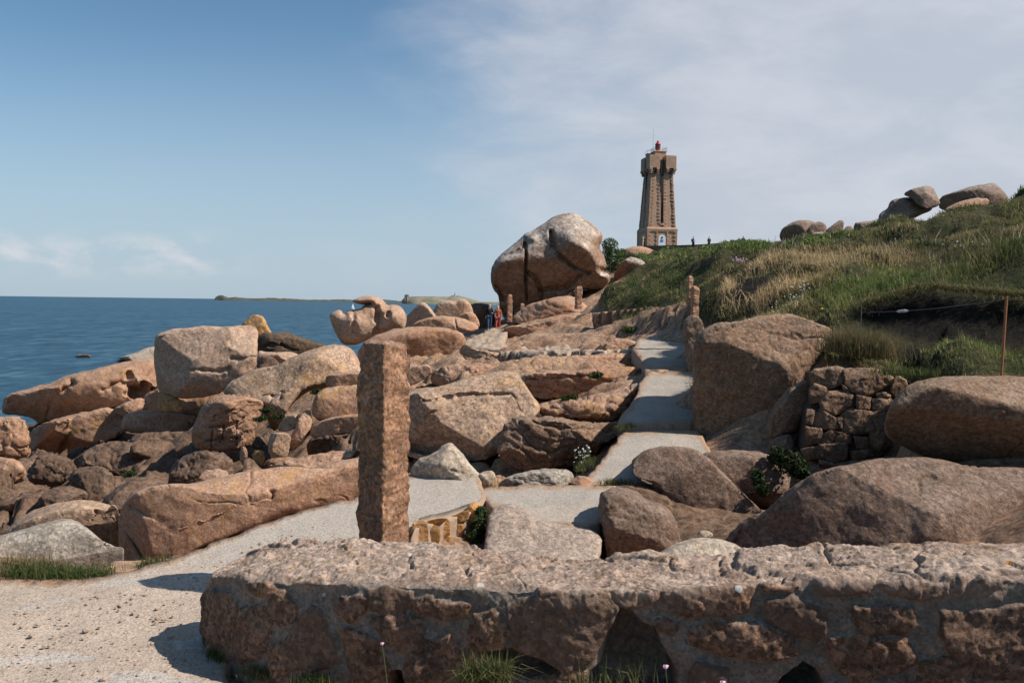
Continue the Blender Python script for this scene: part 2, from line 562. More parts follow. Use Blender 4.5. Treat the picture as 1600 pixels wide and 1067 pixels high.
M_white = granite('rock_bleached', c1=(.46, .38, .30), c2=(.42, .32, .235), stain=(.28, .2, .14), up=(.50, .43, .35), grain=45, s=1.2, lichen=0.5, upamt=0.6)
# ------------------------------------------------------------------ sea
SEA_Z = -7.3
def sea():
    m, t, bs = newmat('sea_water')
    geo = t.n('ShaderNodeNewGeometry'); pos = geo.outputs['Position']
    a = t.noise(t.vmul(pos, (1, 1.6, 1)), 0.55, 8, 0.62, 0.4)
    b = t.noise(t.vmul(pos, (1, .5, 1)), 0.05, 7, 0.6, 0.3)
    big = t.noise(t.vmul(pos, (1, 3, 1)), 0.004, 5, 0.55)
    col = t.mix(t.rng(big, 0.35, 0.65), (.010, .046, .080), (.015, .060, .100))
    col = t.mix(t.math('MULTIPLY', t.rng(b, 0.55, 0.7), 0.55), col, (.026, .085, .125))
    col = t.mix(t.math('MULTIPLY', t.rng(b, 0.46, 0.34), 0.5), col, (.006, .032, .06))
    c_ = t.noise(t.vmul(pos, (1, .42, 1)), 0.34, 7, 0.66, 0.2)
    col = t.mix(t.math('MULTIPLY', t.rng(c_, 0.50, 0.64), 0.75), col, (.048, .118, .160))
    col = t.mix(t.math('MULTIPLY', t.rng(c_, 0.48, 0.36), 0.8), col, (.002, .018, .040))
    nb = bump(t, b, 0.9, 1.6)
    nb = bump(t, c_, 0.8, 0.6, nb)
    nb = bump(t, a, 0.7, 0.22, nb)
    t.put(bs, 'Base Color', col); t.put(bs, 'Normal', nb)
    bs.inputs['Roughness'].default_value = 0.42
    bs.inputs['Specular IOR Level'].default_value = 0.22
    r = np.array([3, 40, 80, 120, 200, 400, 900, 2500, 8000, 40000.])
    n = 96
    vs, fs = [(0, 0, SEA_Z)], []
    for rr in r:
        for k in range(n):
            vs.append((rr * math.cos(2 * math.pi * k / n), rr * math.sin(2 * math.pi * k / n), SEA_Z))
    for k in range(n):
        fs.append((0, 1 + k, 1 + (k + 1) % n))
    for i in range(len(r) - 1):
        for k in range(n):
            p0 = 1 + i * n
            fs.append((p0 + k, p0 + n + k, p0 + n + (k + 1) % n, p0 + (k + 1) % n))
    o = meshobj('sea', vs, fs, m, smooth=False)
    o['kind'] = 'structure'
sea()

# ------------------------------------------------------------------ terrain (one sheet, left shore to the grassy hill)
CP = [  # photo px, forward distance, height
 (300,3.2,-.07),(0,3.2,-.07),(-500,3.2,-.1),(700,3,-.07),(1200,3,-.07),(1700,3,.0),(2200,3,.2),(800,1.2,-.1),(-600,1.2,-.1),(2600,1.2,.1),(-1700,2,-.3),(-1700,6,-1.5),
 (100,4.3,-.07),(400,4.6,-.07),(560,5.2,-.07),(500,6,-.08),(600,6.5,-.08),(700,7.2,-.08),(640,5.6,-.08),
 (-200,4.3,-.1),(-600,4.5,-.4),(0,5.3,-.15),(150,5.2,-.1),(230,5.1,-.08),(-100,5.5,-.3),(-400,6,-1),
 (0,7,-1.1),(100,7.5,-1.1),(200,7.5,-.9),(300,6.7,-.45),(420,7.2,-.35),(500,8,-.3),
 (0,10,-1.6),(150,10.5,-1.5),(300,10,-1.2),(420,10,-.85),(540,10,-.7),(-400,10,-2.2),
 (0,14,-2.05),(150,14,-2.05),(300,13,-1.75),(420,13,-1.75),(540,13,-1.5),(-400,15,-3),
 (0,20,-3.0),(150,20,-2.75),(300,19,-2.5),(100,24,-3.4),(0,24,-3.6),(190,25,-3.2),(430,19,-2.0),(540,19,-1.5),(-400,22,-4),
 (0,28,-4.3),(150,28,-4.0),(300,27,-2.4),(430,27,-1.3),(540,27,-.8),
 (0,36,-4.6),(150,36,-3.6),(300,36,-2.9),(430,36,-2.),(540,38,-1.2),
 (-400,32,-6),(0,46,-7.5),(150,48,-7),(300,50,-6.5),(430,52,-4.5),(540,50,-2.2),(640,50,-1.1),
 (0,60,-9),(300,65,-9),(540,68,-8),(640,66,-3),(700,70,-5),(-400,50,-9),(-1700,30,-9),(-1700,140,-14),
 (300,140,-12),(-400,140,-12),(0,140,-12),(600,140,-12),(740,100,-6),(760,140,-8),(300,220,-14),(900,220,-8),(1300,220,-6),(1700,220,-4),(0,220,-14),(2300,220,-2),
 (660,8.3,-.4),(740,8.6,-.8),(850,9,-.9),(900,8.5,-.5),(700,10,-1.0),(800,10.5,-.95),(900,10.5,-.8),(660,10,-.9),
 (660,12,-.7),(700,13,-.5),(800,13,-.45),(900,12.5,-.3),(955,11.5,-.2),
 (650,16,-.1),(750,16,.2),(850,16,.5),(950,16,.55),(985,15,.42),
 (650,22,-.3),(740,22,-.05),(850,22,.25),(950,22,.55),(1000,20,.7),
 (600,30,-.8),(700,30,-.3),(760,32,-.1),(850,32,.2),(940,30,.7),
 (600,42,-1.2),(700,42,-.8),(760,45,-.25),(850,44,.1),
 (740,56,-.6),(770,57,-.42),(760,63,-.3),(735,63,-.7),(785,70,.0),(720,52,-.8),(850,52,.9),(900,52,1.7),(940,48,1.6),(850,62,1.5),(920,62,2.7),(960,62,3.4),
 (800,7.2,-.07),(900,7.2,-.07),(950,7.2,-.07),(800,6.4,-.2),(900,6,-.25),(850,5.2,-.3),(700,5.2,-.25),(700,4.5,-.2),(1000,5,-.3),(1000,6,-.35),(1100,5,-.2),(1100,6.5,-.3),(1150,7.5,-.2),
 (960,8.3,-.08),(1000,9.2,.0),(1030,10.3,.15),(1040,12,.26),(1045,14,.44),(1040,16,.54),(1030,18,.62),(1000,13,.2),(1010,16,.5),
 (1250,9.0,.1),(1230,10.2,1.0),(1300,8.5,-.1),(1320,9.2,.86),(1410,9.2,.90),(1400,7.2,-.1),(1600,6,.3),(1400,5,-.05),(1600,4.5,.1),(1500,6.8,.5),(1250,6.5,-.1),
 (1150,9.6,.2),(1140,10.5,.7),(1080,9.5,-.02),(1085,10.5,.05),(1086,12,.25),(1086,14,.42),(1090,16.5,.6),(1250,8.6,-.2),(1350,8.55,-.1),(1400,8.6,.0),(1430,8.5,.2),(1180,8.8,-.2),
 (1350,9.6,1.08),(1450,9.2,1.18),(1550,8.7,1.12),(1500,7.6,1.02),(1600,7.6,1.05),(1450,8.4,.93),
 (1138,10.9,1.4),(1200,11.2,1.58),(1280,10.9,1.6),(1345,10.7,1.8),(1450,10.5,2.03),(1600,10.2,1.93),(1345,10.0,1.25),(1450,9.7,1.26),(1600,9.4,1.2),
 (1150,14,1.9),(1150,16,2.15),(1250,17,2.5),(1350,15,2.4),(1450,14.5,2.5),(1600,13.5,2.6),
 (1122,14,1.75),(1108,19,2.1),(1100,30,3.3),(1200,28,3.55),(1300,24,3.35),(1400,22,3.3),(1500,20,3.2),(1600,18,3.1),
 (1600,23,4.3),(1600,29,5.75),(1500,30,5.0),(1450,38,5.55),(1400,42,5.35),(1320,50,5.3),(1250,64,6.3),(1200,80,7.4),
 (1600,40,5.5),(1450,55,4.5),
 (1800,3,.5),(1800,5,.8),(1800,7,1.3),(1800,10,2.2),(1800,14,3.1),(1800,20,4.5),(1800,30,7),(2400,5,1.4),(2400,10,3.2),(2400,20,6),(2400,35,9),
 (1600,55,5.5),(1450,75,5.0),(2000,60,9),
 (1060,20,1.42),(1000,32,.9),(975,34,.85),(1040,33,1.2),(950,45,1.8),(1000,40,2.25),(1060,28,2.4),(960,55,2.6),(1000,60,4.3),(1060,55,4.6),(1000,85,6.9),(1060,100,7.6),(1100,108,8.2),(1027,122,9.8),(1170,100,8.5),
 (900,85,4),(940,100,6),(1000,135,9.5),(1200,135,9),(1400,135,8),(1600,135,7),(1100,124,9.6),(1200,118,9.2)]
CP = np.array(CP, float)
LV = 0.8
_A = np.stack([(CP[:, 0] - 800) / F, np.log(CP[:, 1]) * LV], 1)
_K = np.sqrt(((_A[:, None] - _A[None]) ** 2).sum(-1) + 4e-4)
_S = np.block([[_K, np.ones((len(CP), 1))], [np.ones((1, len(CP))), np.zeros((1, 1))]])
_W = np.linalg.solve(_S, np.concatenate([CP[:, 2], [0]]))
NU, NV = 620, 560
UU = np.linspace(-1.9, 1.75, NU); VV = np.linspace(math.log(1.2), math.log(240), NV)
gu, gv = np.meshgrid(UU, VV)
q = np.stack([gu.ravel(), gv.ravel() * LV], 1)
gz = np.full(len(q), _W[-1])
for i in range(len(CP)):
    gz += _W[i] * np.sqrt(((q - _A[i]) ** 2).sum(1) + 4e-4)
gd = np.exp(gv.ravel())
gx = gu.ravel() * gd
GP = np.stack([gx, gd, gz], 1)
px_, py_ = proj(GP)

# which ground is turf, which bare soil, which shaded holes painted as soil (told by where it lies)
def zone(poly, soft, px, py):
    return sstep(-soft, soft, sdpoly(px, py, np.array(poly, float)))
TURF = [(1086,520),(1078,470),(1085,436),(1070,478),(1040,484),(975,500),(930,480),(960,455),(990,440),(958,430),(945,395),(1000,388),(1060,386),(1200,376),(1330,360),(1400,345),
        (1480,325),(1600,295),(2700,100),(2700,620),(1560,590),(1480,590),(1405,600),(1395,585),(1290,575),(1290,520),(1260,500),(1150,505),(1100,512)]
turf = zone(TURF, 6, px_, py_) * sstep(6.9, 7.3, gd)
turf = np.maximum(turf, sstep(1620, 1680, px_) * sstep(5.5, 7, gd))
turf = np.maximum(turf, sstep(70, 85, gd) * sstep(940, 960, px_))
SOIL1 = [(1345,478),(1400,455),(1450,450),(1530,462),(1640,470),(1640,548),(1530,540),(1450,538),(1380,520),(1340,505)]
SHADED_HOLES = [(1140,462),(1165,440),(1215,434),(1212,452),(1185,472),(1155,485)]  # holes in the bank, their shade painted with the near-black soil colour
soil = np.maximum(zone(SOIL1, 8, px_, py_), zone(SHADED_HOLES, 5, px_, py_)) * (gd > 6.5)
soil = np.maximum(soil, zone([(1395,537),(1440,545),(1480,562),(1450,570),(1400,560)], 5, px_, py_) * (gd > 7) * (gd < 10))
pathm = zone([(-600,1300),(-600,900),(0,905),(230,885),(430,812),(600,780),(760,755),(940,750),(960,870),(760,900),(300,1100)], 8, px_, py_) * (gd < 7.6)
# bumps
sc = np.sqrt(gd)
hum = fbm(GP * np.array([.8, .8, 0]), 5, 3) * 0.17 * np.minimum(2.2, gd / 8) + fbm(GP * np.array([.22, .22, 0]), 3, 9) * 0.18 * np.minimum(3, gd / 14)
rk = fbm(GP * np.array([.9, .9, .6]), 6, 5, 0.55)
q3 = GP[:, 2] * 3.0 + GP[:, 0] * 0.35 + GP[:, 1] * 0.22 + 0.9 * fbm(GP * np.array([.5, .35, 0.3]), 4, 21)
lay = _h(np.floor(q3).astype(int), np.zeros(len(q3), int), np.zeros(len(q3), int), 5)
fr = q3 - np.floor(q3)
f1, f2, cr = worley(GP * np.array([.75, .5, .5]) + 0.4 * np.stack([fbm(GP * .8, 3, 31), fbm(GP * .8, 3, 32), 0 * gd], 1), 41)
near_ = np.minimum(1.6, gd / 9)
rockd = near_ * (0.10 * rk + 0.15 * (cr - .5) - 0.07 * np.exp(-((f2 - f1) / .07) ** 2) + 0.20 * (lay - .5) - 0.10 * np.exp(-(np.minimum(fr, 1 - fr) / .10) ** 2))
qq = GP * np.array([.62, .40, 0]) + .22 * np.stack([fbm(GP * .9, 3, 231), fbm(GP * .9, 3, 232), 0 * gd], 1); qq[:, 2] = .5
s1, s2, sr, sr2, sdf = worley(qq, 241, True)
ang = sr2 * 6.28
slab = .34 * (sr - .5) + (.62 * np.cos(ang) * sdf[:, 0] + (.25 + .5 * np.sin(ang)) * sdf[:, 1]) - .16 * np.exp(-((s2 - s1) / .045) ** 2)
oldr = rockd
rockd = near_ * (.055 * rk + .62 * slab + .10 * (lay - .5) - .06 * np.exp(-(np.minimum(fr, 1 - fr) / .08) ** 2))
wl = sstep(470, 380, px_)
rockd = rockd * wl + oldr * (1 - wl)
rockd = rockd * (1 - .75 * sstep(1030, 1090, px_) * (gd < 14))
shore = sstep(-.9, -2.2, GP[:, 2]) * sstep(9, 12, gd)
rockd = rockd * (1 + .35 * shore)
shore = np.maximum(shore, zone([(965,745),(1100,700),(1260,700),(1260,880),(960,880)], 12, px_, py_) * (gd < 8.6) * (gd > 4.3))  # no shore here: shade between the boulders put into the ground colour
flat = np.maximum(np.maximum(pathm, sstep(3.9, 3.2, gd)), .9 * zone([(880,770),(900,740),(960,660),(1000,560),(985,520),(1100,505),(1110,600),(1130,760)], 10, px_, py_) * (gd < 22) * (gd > 7))
GP[:, 2] += turf * hum * (1 - 0.6 * soil) + (1 - turf) * rockd * (1 - flat) * 0.9 + soil * (0.04 * rk + .05 * fbm(GP * 5, 4, 77, .65))
TZ = GP[:, 2].reshape(NV, NU)

def ground_z(x, y):
    """terrain height at world x,y"""
    x = np.asarray(x, float); y = np.asarray(y, float)
    fu = (x / y - UU[0]) / (UU[1] - UU[0]); fv = (np.log(y) - VV[0]) / (VV[1] - VV[0])
    i = np.clip(fu.astype(int), 0, NU - 2); j = np.clip(fv.astype(int), 0, NV - 2)
    a, b = np.clip(fu - i, 0, 1), np.clip(fv - j, 0, 1)
    return TZ[j, i] * (1 - a) * (1 - b) + TZ[j, i + 1] * a * (1 - b) + TZ[j + 1, i] * (1 - a) * b + TZ[j + 1, i + 1] * a * b

def terrain():
    m, t, bs = newmat('terrain')
    geo = t.n('ShaderNodeNewGeometry'); pos = geo.outputs['Position']
    rock_, g1 = granite_color(t, pos, (.39, .235, .15), (.30, .165, .10), (.14, .085, .055), (.43, .31, .225), 1.0, 24, 0.3, 0.1, 0.6, 0.9)
    low, _ = granite_color(t, pos, (.155, .094, .062), (.105, .066, .046), (.045, .035, .027), (.19, .125, .088), 1.0, 24, 0.0, 0.1, 0.5, 0.9)
    rock_ = t.mix(t.attr('shore'), rock_, low)  # low shore rock, also the shade painted between the right-hand boulders
    n = t.noise(pos, 1.1, 8, 0.7); n2 = t.noise(pos, 5, 6, 0.65)
    grass = t.mix(t.rng(n, 0.35, 0.65), (.04, .05, .02), (.10, .082, .042))
    grass = t.mix(t.rng(n2, 0.4, 0.65), grass, (.04, .042, .018))
    soilc = t.mix(n2, (.006, .005, .0045), (.018, .014, .011))
    col = t.mix(t.attr('turf'), rock_, grass)
    col = t.mix(t.attr('soil'), col, soilc)
    nb = bump(t, t.noise(pos, 3.0, 12, 0.72, 0.3), 0.7, 0.12)
    nb = bump(t, g1, 0.5, 0.02, nb)
    nb = bump(t, t.math('MULTIPLY', t.noise(pos, 9, 8, 0.75), t.attr('turf')), 1.0, 0.12, nb)
    t.put(bs, 'Base Color', col); t.put(bs, 'Normal', nb)
    bs.inputs['Roughness'].default_value = 0.92
    bs.inputs['Specular IOR Level'].default_value = 0.15
    ii = np.arange(NU * NV).reshape(NV, NU)
    f = np.stack([ii[:-1, :-1], ii[:-1, 1:], ii[1:, 1:], ii[1:, :-1]], -1).reshape(-1, 4)
    o = meshobj('ground', GP, f, m, attrs=dict(turf=turf, soil=soil, shore=shore * 0.9))
    o['kind'] = 'structure'
terrain()

# ------------------------------------------------------------------ the footpath: concrete and gravel sheets
def path_mat(name, c1, c2, grain, speck=1.0, patch=(.45, .43, .41), patchamt=0.0, rim=(.30, .205, .14), far=None):
    m, t, bs = newmat(name)
    geo = t.n('ShaderNodeNewGeometry'); pos = geo.outputs['Position']
    n = t.noise(pos, 1.3, 7, 0.62, 0.4)
    col = t.mix(t.rng(n, 0.35, 0.65), c1, c2)
    if patchamt:
        pn = t.noise(t.vmul(pos, (0.7, 1.6, 1)), 1.5, 5, 0.5, 0.6)
        pm = t.math('MULTIPLY', t.rng(pn, 0.53, 0.6), patchamt)
        col = t.mix(pm, col, patch)
    if far:
        sp = t.n('ShaderNodeSeparateXYZ'); t.put(sp, 0, pos)
        fy = t.math('ADD', sp.outputs[1], t.math('MULTIPLY', t.math('SUBTRACT', t.noise(pos, 2.2, 5, .6), .5), 1.6))
        col = t.mix(t.rng(fy, 4.5, 5.5), col, far)
    wn = t.noise(t.vmul(pos, (1.0, .55, 1)), 2.4, 6, .65, .5)
    col = t.mix(t.math('MULTIPLY', t.rng(wn, .5, .72), .35), col, tuple(x * .72 for x in c1))
    ed = t.math('ADD', t.attr('rim'), t.math('MULTIPLY', t.math('SUBTRACT', t.noise(pos, 5, 6, .65), .5), 1.5))
    col = t.mix(t.rng(ed, .35, .75), col, rim)
    v = t.voro(pos, grain, 'F1', 'Color')
    sgc = t.n('ShaderNodeSeparateColor'); t.put(sgc, 0, v)
    gv = t.math('MULTIPLY_ADD', t.math('SUBTRACT', sgc.outputs[0], 0.5), 0.5 * speck, 1.0)
    cg = t.n('ShaderNodeCombineColor')
    for q in range(3):
        t.put(cg, q, gv)
    col = t.mix(1.0, col, cg.outputs[0], 'MULTIPLY')
    col = t.mix(t.math('MULTIPLY', t.rng(sgc.outputs[1], 0.86, 0.92), 0.55 * speck), col, (.11, .085, .07))
    v2 = t.voro(pos, grain * 0.24, 'F1', 'Color'); sg2 = t.n('ShaderNodeSeparateColor'); t.put(sg2, 0, v2)
    vd = t.voro(pos, grain * 0.24, 'F1', 'Distance')
    peb = t.math('MULTIPLY', t.rng(sg2.outputs[1], 0.86, 0.9), t.rng(vd, 0.32, 0.22))
    col = t.mix(t.math('MULTIPLY', peb, 0.7 * speck), col, t.mix(sg2.outputs[0], (.2, .14, .1), (.5, .44, .38)))
    d = t.voro(pos, grain, 'F1', 'Distance')
    nb = bump(t, t.noise(pos, 4, 10, 0.7), 0.45, 0.05)
    nb = bump(t, d, 0.5 * speck, 0.6 / grain, nb)
    t.put(bs, 'Base Color', col); t.put(bs, 'Normal', nb)
    bs.inputs['Roughness'].default_value = 0.93
    bs.inputs['Specular IOR Level'].default_value = 0.15
    return m
M_gravel = path_mat('sandy_gravel_path', (.335, .27, .215), (.39, .315, .255), 95, .8, (.385, .365, .345), 0.6, far=(.335, .295, .255))
M_conc = path_mat('aggregate_concrete', (.345, .315, .28), (.40, .365, .325), 110, 0.9)
M_conc2 = path_mat('worn_concrete_stair', (.28, .25, .215), (.33, .29, .25), 70, 0.6, (.35, .28, .215), 0.3)

def sheet(name, poly, mat, hf, thick=0.25, step=4.0, rough=0.012, chaikin=1, edge=0.0, jag=3.0, rimw=14):
    """slab of path whose top follows hf(x,y) ; poly in photo pixels, met on the plane of the path"""
    pl = resample(poly, step, chaikin)
    jn = np.stack([pl[:, 0] * .07, pl[:, 1] * .11, pl[:, 0] * 0], 1)
    pl = pl + np.stack([fbm(jn, 4, 3), fbm(jn, 4, 8) * .6], 1) * jag
    V, tri, isb = triangulate(pl, step, 5)
    p = hf(V[:, 0], V[:, 1])
    sdb = sdpoly(V[:, 0], V[:, 1], pl)
    bnd = sstep(0, 10, sdb)
    p[:, 2] += rough * fbm(p * 2.2, 5, 77) + edge * (bnd - 1)
    n = len(pl)
    sk = p[:n].copy(); sk[:, 2] -= thick
    verts = np.vstack([p, sk])
    f = tri.tolist()
    for i in range(n):
        j = (i + 1) % n
        f.append([i, j, len(p) + j]); f.append([i, len(p) + j, len(p) + i])
    rim = 1 - sstep(0, rimw, sdb)
    o = meshobj(name, verts, np.array(f), mat, attrs=dict(rim=np.concatenate([rim, np.ones(n)])))
    # make the skirt and top face outwards
    bm = bmesh.new(); bm.from_mesh(o.data); bmesh.ops.recalc_face_normals(bm, faces=bm.faces)
    up = sum(1 if fc.normal.z > 0 else -1 for fc in list(bm.faces)[:len(tri)])
    if up < 0:
        bmesh.ops.reverse_faces(bm, faces=bm.faces)
    bm.to_mesh(o.data); bm.free()
    o['kind'] = 'structure'
    return o

def hplane(a, b, c):
    """plane through three (px,py,d) points"""
    A, B, C = (P(*k) for k in (a, b, c))
    n = np.cross(B - A, C - A)
    def f(px, py):
        v = rays(px, py)
        tt = ((A - CAM) @ n) / (v @ n)
        return CAM + v * tt[:, None]
    return f
def hz(z):
    return lambda px, py: onz(px, py, np.full(np.shape(px), z))

sheet('path', [(-700,2600),(-700,1050),(-120,905),(0,905),(60,907),(120,906),(185,896),(230,884),(300,862),(380,832),(440,806),(520,783),(556,778),(640,738),(690,733),(735,740),(757,757),(757,790),
               (700,812),(640,832),(600,850),(560,870),(420,960),(330,1080),(500,1400),(900,2600)], M_gravel, hz(0.0), 0.3, 6, 0.012)
# platform right of it, falling towards us as a rough ledge
sheet('platform', [(738,768),(770,758),(900,756),(965,757),(955,765),(950,795),(935,822),(920,824),(880,822),(840,816),(800,800),(765,792)], M_conc2, hz(-0.012), 0.3, 5, 0.012)
# the ramp of three long steps
sheet('path_step', [(905,757),(935,727),(962,690),(975,672),(1090,671),(1110,700),(1110,740),(1000,757)], M_conc2, hplane((950,752,7.75),(1060,672,9.9),(1000,672,9.9)), 0.3, 4, 0.01, 0)
sheet('path_step', [(962,664),(985,632),(1000,602),(1012,580),(1090,580),(1092,662)], M_conc2, hplane((970,662,10.05),(1080,662,10.05),(1040,580,13.4)), 0.35, 4, 0.012, 0)
sheet('path_step', [(1008,578),(1000,560),(985,542),(1000,528),(1035,516),(1075,512),(1085,530),(1088,579)], M_conc2, hplane((1020,578,13.5),(1080,578,13.5),(1040,528,19)), 0.3, 4, 0.03, 0)
# the bright tread going on towards the big boulder
sheet('path', [(716,538),(735,528),(750,521),(760,513),(790,511),(795,520),(780,532),(785,540),(830,544),(900,541),(985,532),(1000,541),(960,549),(880,551),(800,552),(760,548)], granite('worn_rock_path', c1=(.45,.33,.24), c2=(.40,.28,.2), stain=(.26,.17,.11), up=(.5,.4,.31), grain=14, s=.6, upamt=.6),
      hplane((760,515,52),(800,550,21.5),(980,540,20)), 0.35, 3, 0.05, 1)
# ------------------------------------------------------------------ boulders of the left shore
rock('boulder', 'huge pale block-shaped boulder with flat top and yellow upper left edge on the shore', M_pale,
     [(241,527),(250,520),(287,514),(340,511),(378,509),(397,511),(402,521),(401,550),(398,577),(380,589),(362,601),(350,613),(325,621),(300,625),(282,624),(268,619),(250,615),(244,605),(242,580),(240,555)],
     25, T=1.5, lean=.2, p=3.4, R=.55, amp=.018, facets=[(320,560,.02,-.22,-1.15),(320,600,.0,.75,-1.15),(252,600,-1.3,.5,-1.1)],
     cracks=[([(292,577),(320,578),(345,581),(358,575)],2.2,.16),([(362,560),(380,561),(396,557)],2,.14),([(357,577),(358,586),(378,591)],1.8,.08)], bumps=[(300,545,30,.12)], k=.35)
rock('boulder', 'long brown rock ridge with yellowish crest sloping to the sea left of the block boulder', M_mid,
     [(2,643),(11,616),(37,612),(75,602),(112,587),(162,574),(212,564),(243,560),(270,600),(262,622),(225,628),(210,634),(175,642),(125,648),(75,660),(62,662),(45,652),(5,648)],
     33, T=2.0, lean=.55, amp=.022, bumps=[(60,632,16,.5),(105,638,16,.45),(150,622,14,.3)], R=.5, p=3.2, facets=[(110,648,-.25,1.1,-1.5)], cracks=[([(72,662),(80,630),(112,600)],5,.35),([(130,640),(160,612),(205,585)],5,.3),([(215,612),(235,618)],13,1.2)])
rock('boulder', 'two-lobed brown boulder in half shade under the sloping ridge, above the dark shore rocks', M_mid,
     [(46,670),(65,662),(120,648),(170,638),(192,643),(198,672),(178,686),(145,702),(105,714),(62,714),(44,698)], 29, T=2.0, lean=.3, amp=.025, R=.5, p=3.2,
     facets=[(110,686,-.25,1.3,-1.35)], bumps=[(150,665,18,.5),(85,672,14,.35)], cracks=[([(112,650),(108,680),(95,712)],5,.35),([(180,655),(185,680)],7,.5)])
rock('rock_stack', 'cracked orange-brown stack of rock at the left edge above the shore', M_mid,
     [(-30,652),(0,650),(25,652),(40,656),(42,680),(48,700),(41,720),(0,714),(-30,712)], 27, amp=.03, blocky=.05, bscale=3.5, cat='rock')
rock('boulder', 'long flat-bottomed slab with cracked right half lying under the block boulder', M_mid,
     [(190,655),(200,644),(225,641),(275,646),(310,650),(308,664),(300,677),(250,677),(193,675)], 26.3, T=1.0, lean=.4, amp=.025, cracks=[([(248,650),(246,674)],1.8,.15),([(263,652),(266,676)],2,.15)])
rock('boulder', 'small angular reddish boulder wedged between the ridge and the orange chock stone', M_mid,
     [(172,640),(200,627),(218,621),(230,624),(231,643),(210,655),(184,650)], 28, amp=.03, facets=[(205,640,.4,.2,-.4)])
rock('boulder', 'shadowed brown rock filling the space beneath the block boulder', M_mid, [(225,610),(300,606),(370,590),(410,562),(440,575),(430,610),(390,650),(300,668),(235,655)], 28, T=1.0, lean=.5, amp=.03)
rock('boulder', 'small bright orange chock stone under the left end of the block boulder', M_orange,
     [(246,621),(260,617),(279,621),(287,630),(285,641),(270,645),(247,642)], 24.6, amp=.02, p=3.5, cat='stone', lean=.1)
rock('boulder', 'rounded rock outcrop with a cracked blocky orange face below the pale lichened slab', M_mid,
     [(300,677),(307,658),(320,630),(345,620),(370,618),(392,622),(414,628),(410,645),(400,665),(397,690),(380,702),(340,702),(310,703),(301,692)], 17.5, T=1.1, lean=.45, amp=.025, blocky=.010, bscale=6, step=1.8,
     cracks=[([(322,690),(350,684),(385,688)],2,.16),([(325,668),(360,664),(388,655)],2.2,.16),([(350,664),(346,700)],2,.12),([(372,660),(370,700)],1.8,.12),([(332,676),(330,700)],1.8,.12),([(335,650),(365,640),(390,648)],2.2,.1)],
     facets=[(345,680,.1,.25,-.75)])
rock('boulder', 'long pale slab with yellow lichened crest, left of the standing stone', M_yellow,
     [(350,616),(360,600),(378,590),(402,576),(440,566),(467,554),(497,545),(527,539),(549,546),(560,562),(575,590),(540,596),(507,602),(475,613),(462,627),(447,645),(436,672),(424,676),(418,650),(408,632),(390,625),(370,620)],
     18.6, T=1.2, lean=.7, amp=.018, cracks=[([(372,612),(400,612),(430,616)],2.4,.12),([(425,620),(418,640)],3,.2),([(440,612),(432,640)],3,.15)], bumps=[(520,560,30,.35)])
rock('rock_slab', 'narrow brownish slab lying against the lichened crest beside the standing stone', M_mid, [(507,590),(516,584),(575,578),(575,603),(510,607)], 17.2, T=.45, lean=.6, amp=.03, cat='slab')
rock('boulder', 'square-shouldered tan block beside the standing stone, under the narrow slab', M_mid, [(490,622),(500,609),(530,603),(575,600),(575,655),(532,654),(488,658)], 16.4, T=.8, lean=.35, p=3, amp=.02)
rock('boulder', 'wedge-shaped tan rock below the square-shouldered block', M_mid, [(482,680),(492,661),(525,650),(575,645),(575,674),(525,680),(495,684)], 15.8, T=.7, lean=.6, amp=.025)
rock('rock_ledge', 'dark cracked rock ledge at the foot of the tan blocks, left of the standing stone', M_brown, [(478,690),(500,680),(575,670),(575,716),(520,712),(482,716)], 15.6, T=.5, lean=.1, amp=.02, blocky=.05, bscale=5, cat='rock')
rock('boulder', 'small upright light block with squared top standing at the foot of the lichened slab', M_yellow, [(421,677),(432,675),(456,678),(451,705),(446,717),(435,720),(419,714)], 15.2, T=.4, p=3.5, lean=.1, amp=.02, cat='stone')
rock('boulder', 'small tilted block lodged in the cleft of the lichened slab', M_yellow, [(434,667),(445,650),(470,646),(464,665),(453,674),(436,674)], 16.2, T=.35, p=3, amp=.02, cat='stone')
rock('boulder', 'slanting pillar of tan rock between the upright block and the square-shouldered block', M_mid, [(468,647),(485,638),(490,667),(465,702),(446,704),(459,676)], 16, T=.5, lean=.3, amp=.03)
rock('boulder', 'stubby cracked orange stone low in the shadow under the rounded outcrop', M_orange, [(393,704),(413,702),(415,722),(405,735),(395,728)], 15.2, T=.3, amp=.03, cat='stone', blocky=.05)
rock('rock_column', 'thin brown column of rock under the overhang of the rounded outcrop', M_mid, [(374,698),(386,698),(387,725),(384,740),(376,738)], 16.2, T=.3, amp=.03, cat='rock')
rock('boulder', 'dark seaweed-covered rock mound at the waterline behind the block boulder', M_black, [(398,524),(425,518),(450,519),(478,530),(515,541),(520,556),(475,562),(417,560),(395,552)], 42, T=1.6, lean=.7, amp=.03, cracks=[([(400,541),(440,538),(452,545),(470,548)],2.4,.4)])
rock('boulder', 'dark rock with an orange lichened tip poking up from the water behind the block boulder', M_orange, [(374,512),(387,496),(400,491),(413,497),(418,511),(428,526),(400,530),(376,526)], 45, T=1.0, lean=.3, amp=.03, facets=[(388,512,-1.0,.2,-.5)])
rock('boulder', 'brown hollow-faced stone tucked between the block boulder and the pale slab', M_brown, [(400,577),(405,557),(425,555),(442,576),(420,585)], 22.5, T=.5, amp=.03, cat='stone')
rock('boulder', 'low pink rounded rock between the block boulder and the dark seaweed mound', M_pale, [(398,548),(425,551),(450,549),(470,556),(450,580),(405,580)], 31, T=.9, lean=.5, amp=.02)
rock('sea_rock', 'pale bleached rock rising from the sea just left of the block boulder', M_white, [(180,561),(195,556),(212,551),(228,544),(243,541),(280,545),(290,575),(240,570)], 112, T=5, lean=.5, amp=.02, cat='rock')
